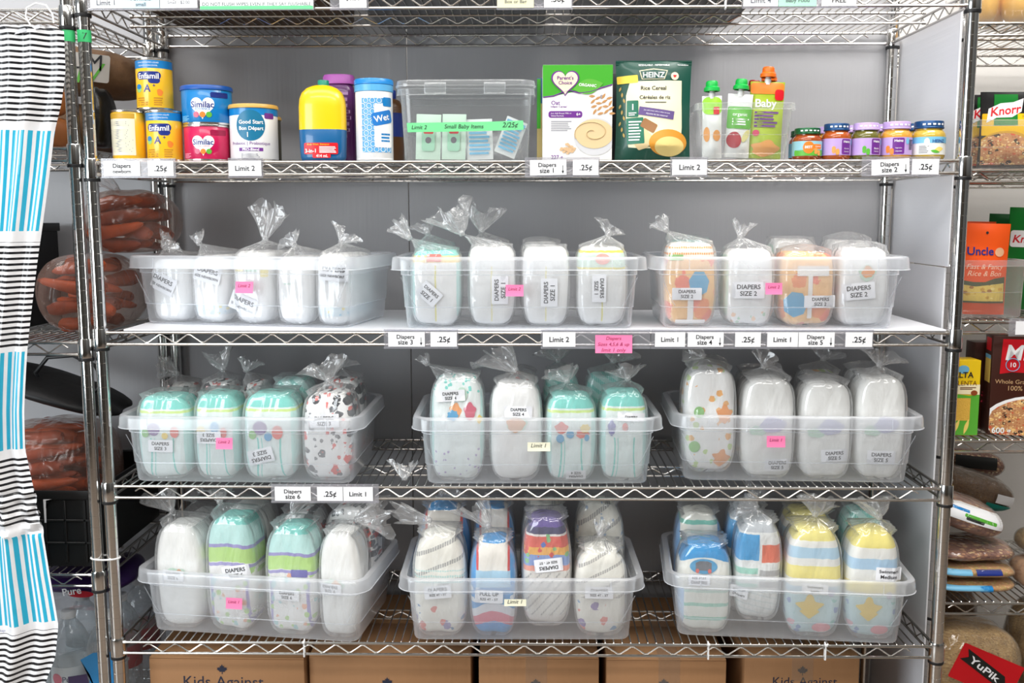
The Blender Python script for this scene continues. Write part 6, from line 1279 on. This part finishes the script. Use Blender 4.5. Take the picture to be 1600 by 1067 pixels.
# ================================================================== right shelving: potatoes, pouches, boxes, beans
RTOP = [z+.0356 for z in RZ]
for P, a, b_, c, sd, lab in (((1.909, .24, RTOP[0]+.010), .030, .034, .048, 81, 'golden potato nearest the shelf pole at upper right'), ((1.978, .235, RTOP[0]+.010), .040, .036, .045, 82, 'large golden potato right of another at upper right'), ((1.935, .300, RTOP[0]+.010), .040, .034, .046, 83, 'golden potato behind two others at upper right'), ((2.035, .29, RTOP[0]+.010), .036, .034, .04, 84, 'golden potato at the right edge of the upper right shelf')):
    potato(lab, P, a, b_, c, sd, cm('potato_yellow', 232, 178, 88, .4, var=.2, vscale=14))
t = thing('produce_bag', 'clear film bag around the golden potatoes at upper right', 'bag', (1.985, .265, RTOP[0]+.0005)); part(t, 'film', SHR, lambda b: b.loft(lump(.132, .098, .14, 85, 4.5, .015)))
def rbin(label, x0, x1, y0, y1, z, h):
    t = thing('open_bin', label, 'bin', ((x0+x1)/2, (y0+y1)/2, z), 0, 'clear bins on the right shelving'); tub_mesh((x1-x0)/2-.006, (y1-y0)/2-.006, h, .005, .94, .015).build('body', BINCLEAR, t); return t
rbin('clear bin of black and yellow meal pouches at upper right', 1.866, 2.19, .176, .46, RTOP[1]+.0008, .105)
rbin('clear bin of orange rice pouches at middle right', 1.852, 2.02, .178, .46, RTOP[2]+.0008, .130)
PBLK = cm('pouch_black', 22, 22, 22, .35); PYL = cm('pouch_yellow', 240, 190, 10, .35); PGN = cm('pouch_leaf_green', 10, 120, 40, .35); PORN = cm('pouch_orange_rice', 236, 86, 20, .4)
def rng_food(b, f, cx, cz, a, b_, cols, seed, n=90): pass
FOODM = pattern('food_mix', c_(196, 140, 96), [('dots', 9, .45, [c_(214, 90, 60), c_(232, 190, 120), c_(60, 50, 40), c_(220, 170, 110)], -9, 9), ('dots', 19, .35, [c_(240, 214, 160), c_(180, 110, 70)], -9, 9)], .5, .6, True)
NOODM = pattern('noodle_mix', c_(226, 196, 96), [('dots', 8, .4, [c_(240, 220, 140), c_(206, 160, 60), c_(170, 120, 60)], -9, 9)], .6, .6, True)
def knorr(label, x, y, ry=0, full=True):
    z = RTOP[1]+.006; wd, ht = .165, .165; t, f = pouch('meal_pouch', label, x, y, z, wd, ht, .04, PBLK, 0, ry, 0, 'pouch', 'black and yellow meal pouches')
    part(t, 'yellow_band', PYL, lambda b: b.decal(rrect(-wd*.47, wd*.48, ht*.42, ht*.71, .002), f(.0005), 8))
    part(t, 'green_stripe', PGN, lambda b: b.decal(rect(-wd*.33, -wd*.02, ht*.55, ht*.965), f(.0010), 5))
    bn = part(t, 'logo_banner', WHT, lambda b: b.decal([(-wd*.42, ht*.59), (-wd*.30, ht*.655), (-wd*.1, ht*.66), (.03*wd, ht*.735), (.05*wd, ht*.91), (-wd*.08, ht*.86), (-wd*.25, ht*.845), (-wd*.40, ht*.775)], f(.0016), 5))
    part(t, 'lettering', RED, lambda b: b.text('Knorr', f(.0024), -wd*.18, ht*.755, fit=wd*.40, bold=True, shear=.2, ang=.12), bn)
    part(t, 'lettering', WHT, lambda b: (b.text('ONE SKILLET', f(.0008), wd*.26, ht*.87, fit=wd*.32, bold=True), b.text('RECIPE', f(.0008), wd*.28, ht*.81, fit=wd*.2, bold=True)))
    part(t, 'lettering', cm('olive_print', 120, 92, 20, .5), lambda b: (b.text('MEDITERRANEAN', f(.0011), wd*.24, ht*.67, fit=wd*.40), b.text('CHICKEN', f(.0011), wd*.22, ht*.62, fit=wd*.24), b.text('POULET', f(.0011), wd*.26, ht*.52, fit=wd*.18)))
    part(t, 'bowl_picture', cm('bowl_ochre', 206, 156, 40, .45), lambda b: b.decal([(max(-wd*.47, q[0]), max(ht*.03, q[1])) for q in ell(-wd*.16, ht*.19, wd*.40, ht*.29)], f(.0012), 6))
    o = part(t, 'food_picture', FOODM, lambda b: b.decal([(max(-wd*.47, q[0]), max(ht*.03, q[1])) for q in ell(-wd*.18, ht*.19, wd*.37, ht*.26)], f(.0018), 6))
    for l in o.data.uv_layers[0].data: l.uv = (l.uv[0]*8, l.uv[1]*8)
    return t
knorr('black and yellow meal pouch with a food bowl picture, frontmost at upper right', 1.985, .222)
knorr('black and yellow meal pouch peeking out behind the front one at upper right', 1.972, .275)
def orange(label, x, y, z, ry, rz=0):
    wd, ht = .108, .205; t, f = pouch('rice_pouch', label, x, y, z, wd, ht, .036, PORN, rz, ry, 0, 'pouch', 'orange rice pouches')
    part(t, 'hole_mark', INK, lambda b: (b.decal(ell(0, ht*.90, .003, .003), f(.0006), 2)))
    part(t, 'lettering', NAVY, lambda b: b.text('Uncle', f(.0008), -wd*.12, ht*.70, fit=wd*.55, bold=True)); part(t, 'round_picture', PBROWN, lambda b: b.decal(ell(wd*.28, ht*.69, wd*.10, ht*.05), f(.0008), 3))
    part(t, 'lettering', cm('pouch_pale_ink', 250, 214, 180, .5), lambda b: (b.text('Fast & Fancy', f(.0008), 0, ht*.53, fit=wd*.75, shear=.25), b.text('Rice & Bon', f(.0008), 0, ht*.455, fit=wd*.70, shear=.25)))
    part(t, 'green_border', cm('pouch_olive', 70, 84, 52, .45), lambda b: b.decal([(-wd*.47, ht*.13), (wd*.46, ht*.13), (wd*.44, ht*.42), (wd*.2, ht*.40), (0, ht*.36), (-wd*.25, ht*.36), (-wd*.47, ht*.38)], f(.0008), 6))
    o = part(t, 'food_picture', NOODM, lambda b: b.decal([(-wd*.46, ht*.15), (wd*.44, ht*.15), (wd*.42, ht*.35), (wd*.1, ht*.33), (-wd*.2, ht*.31), (-wd*.46, ht*.33)], f(.0014), 6))
    for l in o.data.uv_layers[0].data: l.uv = (l.uv[0]*9, l.uv[1]*9)
    return t
z = RTOP[2]+.008
orange('frontmost orange rice pouch with a noodle picture at middle right', 1.925, .214, z, .02)
orange('orange rice pouch behind the frontmost one at middle right', 1.934, .262, z, .03)
orange('orange rice pouch at the back of the bin at middle right', 1.938, .312, z+.004, .02)
t, f = pouch('meal_pouch', 'small green pouch behind the orange rice pouches', 2.080, .435, RTOP[2]+.004, .10, .23, .035, cm('pouch_dark_green', 8, 84, 34, .4), 0, .03, 0, 'pouch'); 
t, f = pouch('meal_pouch', 'bright green pouch at the right edge beside the orange rice pouches', 2.105, .375, RTOP[2]+.004, .11, .245, .035, PGN, 0, .03, 0, 'pouch'); part(t, 'logo_banner', WHT, lambda b: b.decal(rrect(-.05, -.01, .15, .19, .006), f(.0008), 4)); part(t, 'lettering', RED, lambda b: b.text('Kn', f(.0014), -.03, .17, fit=.03, bold=True, shear=.2))
# price strip on the right shelving
x0 = at(1576, 512, RY-.012).x
h = thing('price_label_holder', 'price strip reading one dollar at the right edge', 'price label', (x0+.06, RY-.0115, RZ[2]), 0, 'price labels on the shelf edges')
part(h, 'clear_strip', HOLDER, lambda b: (b.box(-.06, .06, -.0022, -.001, 0, .0385), b.box(-.06, .06, -.0022, .008, .0385, .0397)))
card(h, x0+.014, x0+.115, RZ[2]+.004, RZ[2]+.034, PAPER, [('$1.00', .34, 0, True)], x0+.06, RZ[2])
# grain boxes
zb = RTOP[3]+.0008
t, wd, hh = carton('yellow and green polenta box standing beside the right shelf pole', 1478, 1530, 563, .20, .055, cm('carton_yellow', 242, 202, 20, .4, coat=.2), 'polenta_box', z0=zb)
part(t, 'green_panel', LGREEN, lambda b: b.decal([(-wd/2, 0.001), (wd/2, .001), (wd/2, hh*.55), (wd*.2, hh*.53), (-wd/2, hh*.57)], flat(-.0005), 2))
part(t, 'pale_band', CREAM, lambda b: b.decal([(-wd/2, hh*.56), (wd/2, hh*.545), (wd/2, hh*.68), (-wd/2, hh*.68)], flat(-.0008), 2))
part(t, 'lettering', cm('box_brown_ink', 110, 60, 20, .5), lambda b: (b.text('POLENTA', flat(-.0012), -wd*.02, hh*.70, fit=wd*.84, hgt=.011), lines(b, flat(-.0012), -wd*.1, wd*.4, hh*.61, hh*.65, 2)))
part(t, 'window', cm('polenta_grain', 226, 178, 70, .6, bump=.3, bscale=300), lambda b: b.decal(rect(-wd*.2, wd*.24, hh*.2, hh*.5), flat(-.0009), 2)); part(t, 'round_emblem', SKYL, lambda b: b.decal(ell(-wd*.02, hh*.88, wd*.17, hh*.055), flat(-.0008), 3)); part(t, 'lettering', INK, lambda b: b.text('ALTA', flat(-.0014), -wd*.02, hh*.81, fit=wd*.6, bold=True))
part(t, 'seal', cm('seal_brown', 150, 70, 30, .5), lambda b: b.decal(ell(wd*.33, hh*.57, wd*.1, hh*.035), flat(-.0014), 3)); part(t, 'corn_picture', PYEL, lambda b: (b.decal(leafshape(-wd*.15, hh*.12, wd*.5, hh*.05, 1.2), flat(-.0014), 3), b.decal(leafshape(wd*.15, hh*.12, wd*.5, hh*.05, 1.3), flat(-.0015), 3)))
BROWN = cm('carton_brown', 62, 24, 12, .4, coat=.2)
t, wd, hh = carton('large brown rice box with a red panel at the right edge', 1553, 1672, 526, .195, .062, BROWN, 'rice_box', z0=zb, rz=radians(-10))
# its left side shows a red panel and a yellow table
part(t, 'side_panel', RED, lambda b: b.decal(rect(.012, .050, hh*.84, hh*.97), lambda X, Z: (-wd/2-.0004, X, Z), 2)); part(t, 'side_table', PYEL, lambda b: b.decal(rect(.010, .052, hh*.52, hh*.78), lambda X, Z: (-wd/2-.0004, X, Z), 2)); part(t, 'side_table', SKYL, lambda b: b.decal(rect(.010, .052, hh*.76, hh*.80), lambda X, Z: (-wd/2-.0008, X, Z), 2))
rp_ = part(t, 'red_panel', RED, lambda b: b.decal([(-wd*.40, hh*.62), (-wd*.25, hh*.64), (wd*.47, hh*.62), (wd*.48, hh*.97), (-wd*.38, hh*.97)], flat(-.0005), 3))
part(t, 'lettering', WHT, lambda b: (b.text('Minute', flat(-.0012), wd*.06, hh*.84, fit=wd*.80, bold=True, shear=.15), b.text('10', flat(-.0012), -wd*.245, hh*.715, fit=wd*.085, bold=True)), rp_)
part(t, 'ring_emblem', SKYL, lambda b: b.tube([(-wd*.245+wd*.085*cos(a), -.0014, hh*.715+wd*.085*sin(a)) for a in [2*pi*i/20 for i in range(20)]], .0009, 5, closed=True), rp_)
part(t, 'lettering', cm('tan_print', 206, 166, 120, .5), lambda b: (b.text('Whole Grain Brown Rice', flat(-.0006), -wd*.03, hh*.545, fit=wd*.84), b.text('100% Natural', flat(-.0006), -wd*.05, hh*.48, fit=wd*.5)))
part(t, 'plate_picture', WHT, lambda b: b.decal([(max(-wd*.495, min(wd*.495, q[0])), max(.001, q[1])) for q in ell(wd*.1, hh*.16, wd*.66, hh*.25)], flat(-.0007), 4))
o = part(t, 'food_picture', FOODM, lambda b: b.decal([(max(-wd*.495, min(wd*.495, q[0])), max(.001, q[1])) for q in ell(wd*.1, hh*.13, wd*.63, hh*.255)], flat(-.0012), 4))
for l in o.data.uv_layers[0].data: l.uv = (l.uv[0]*9, l.uv[1]*9)
part(t, 'lettering', WHT, lambda b: b.text('600 g', flat(-.0018), -wd*.34, hh*.05, fit=wd*.24, bold=True))
t, wd, hh = carton('second brown rice box in the gap behind the polenta box', 1521, 1560, 535, .275, .05, BROWN, 'rice_box', z0=zb); part(t, 'lettering', cm('pink_print2', 206, 60, 90, .5), lambda b: b.text('Minute', flat(-.0006), 0, hh*.5, fit=hh*.4, ang=pi/2))
# bags of dry beans
def beans(name, cols, sc): return pattern(name, cols[0], [('dots', sc, .48, cols, -99, 99)], .7, .45, True)
MIXB = beans('bean_mix', [c_(150, 100, 80), c_(224, 190, 140), c_(120, 70, 60), c_(206, 150, 110)], 26); LENT = beans('lentils', [c_(120, 88, 56), c_(96, 70, 44), c_(140, 104, 66)], 60); SPLIT = beans('split_peas', [c_(206, 150, 90), c_(190, 170, 80), c_(226, 190, 120)], 34); OATS = beans('rolled_grain', [c_(168, 134, 82), c_(140, 106, 60), c_(190, 158, 104)], 46); CHICK = beans('chickpeas', [c_(196, 150, 110), c_(176, 126, 90)], 20)
CLR = film('bean_film', (.97, .97, .96), .90, (.7, .68, .64), .12, .5, 24, .3)
def beanbag(label, x, y, z, hw, hd, h, fill, seed, ry=0, rz=0, decos=()):
    t = thing('dry_bean_bag', label, 'bag of beans', (x, y, z), rz, 'bags of dry goods at lower right', ry=ry); R_ = lump(hw, hd, h, seed, 4, .03)
    b = MB(); b.loft(R_); b.uv = [(q[0]*4+q[1]*3, q[2]*6+q[1]*2) for q in b.v]; o = b.build('contents', fill, t); o['kind'] = 'stuff'
    b = MB(); b.loft(lump(hw+.002, hd+.002, h+.003, seed, 4, .03)); b.v = [(q[0], q[1], q[2]-.0008) for q in b.v]; b.build('film', CLR, t)
    # prints lie on the sloping front and top of the bag
    def surf(X, Z, o=.002):
        zc = max(.02, min(.98, Z/h)); s = max(.02, cos(math.asin(max(-1, min(1, 2*zc-1)))))**.55; e = max(0, 1-abs(X/(hw*s))**4)**.25 if abs(X) < hw*s else 0
        return (X, -hd*s*e*1.03-o-.002, Z)
    for nm, m, pts in decos:
        part(t, nm, m, lambda b: b.decal(pts, lambda X, Z: surf(X, Z), 5))
    return t
zt = RTOP[4]+.001; TEALP = cm('bag_teal', 20, 150, 136, .4); DGR = cm('bag_dark', 24, 26, 24, .4)
beanbag('lowest flat bag of split peas with blue print at lower right', 1.955, .275, zt, .098, .080, .030, SPLIT, 91, decos=[('blue_print', SKYL, rect(-.08, .02, .013, .024)), ('blue_mark', BLU, rect(.0, .03, .010, .024))])
beanbag('flat bag of yellow peas with navy print stacked on the lowest bag', 1.955, .275, zt+.0345, .096, .080, .034, SPLIT, 92, decos=[('navy_print', NAVY, rect(-.01, .05, .016, .028)), ('sky_print', SKYL, rect(-.08, -.02, .016, .028))])
beanbag('bag of mixed brown beans under the white printed bag at lower right', 1.960, .28, zt+.0735, .092, .080, .036, MIXB, 93, 0)
beanbag('white printed bag of mixed beans leaning beside the right shelf pole', 1.920, .275, zt+.146, .085, .085, .075, MIXB, 94, .34, decos=[('white_panel', PAPER, [(-.085, .030), (.0, .032), (.075, .036), (.060, .068), (-.04, .069), (-.08, .062)]), ('green_print', LGREEN, rrect(-.03, .05, .042, .05, .003)), ('blue_print', BLU, rect(-.07, -.02, .052, .058)), ('black_plate', INK, rrect(-.025, .02, .036, .044, .003))])
beanbag('long bag of brown lentils with a teal seal at lower right', 1.995, .43, zt+.16, .125, .06, .085, LENT, 95, .28, decos=[('teal_seal', TEALP, rect(.04, .11, .008, .028)), ('label_plate', PAPER, rect(.06, .11, .032, .055))])
beanbag('dark bag of dried vegetables above the lentils at lower right', 2.06, .53, zt+.20, .085, .032, .07, MIXB, 96, .1, decos=[('dark_print', DGR, rect(-.05, .06, .028, .06))])
beanbag('black topped bag at the back of the lower right shelf', 1.905, .535, zt+.15, .05, .035, .12, cm('bag_black_goods', 26, 26, 26, .5), 97, .1)
beanbag('small bag of chickpeas at the right edge of the bean shelf', 2.122, .25, zt, .055, .07, .07, CHICK, 98)
beanbag('red topped bag of seeds at the right edge above the chickpeas', 2.14, .27, zt+.075, .055, .06, .06, OATS, 99, decos=[('red_print', RED, rect(-.04, .04, .042, .055))])
zr = RTOP[5]+.001
t = beanbag('large bag of rolled grain with a red panel on the lowest right shelf', 1.955, .26, zr, .115, .09, .20, OATS, 101, .06)
def redp(X, Z): return (X, -.0955-.0012, Z)
part(t, 'red_panel', cm('panel_red', 196, 14, 26, .35), lambda b: b.decal(rot2(rrect(-.07, .085, .075, .165, .004), -.35, (.0, .125)), redp, 3)); bp_ = part(t, 'black_banner', DGR, lambda b: b.decal(rot2([(-.062, .110), (.05, .110), (.064, .125), (.05, .140), (-.062, .140), (-.048, .125)], -.6, (0, .125)), lambda X, Z: (X, -.0972, Z), 2))
part(t, 'lettering', PAPER, lambda b: b.text('YuPik', lambda X, Z: (X, -.0978, Z), 0, .125, fit=.085, bold=True, hgt=.016, ang=-.6), bp_)
beanbag('second bag of rolled grain standing behind the red panelled bag', 2.172, .30, zr, .085, .08, .24, OATS, 102, .05)
beanbag('dark bag of grain at the back of the lowest right shelf', 1.95, .44, zr, .10, .07, .25, LENT, 103, .04)
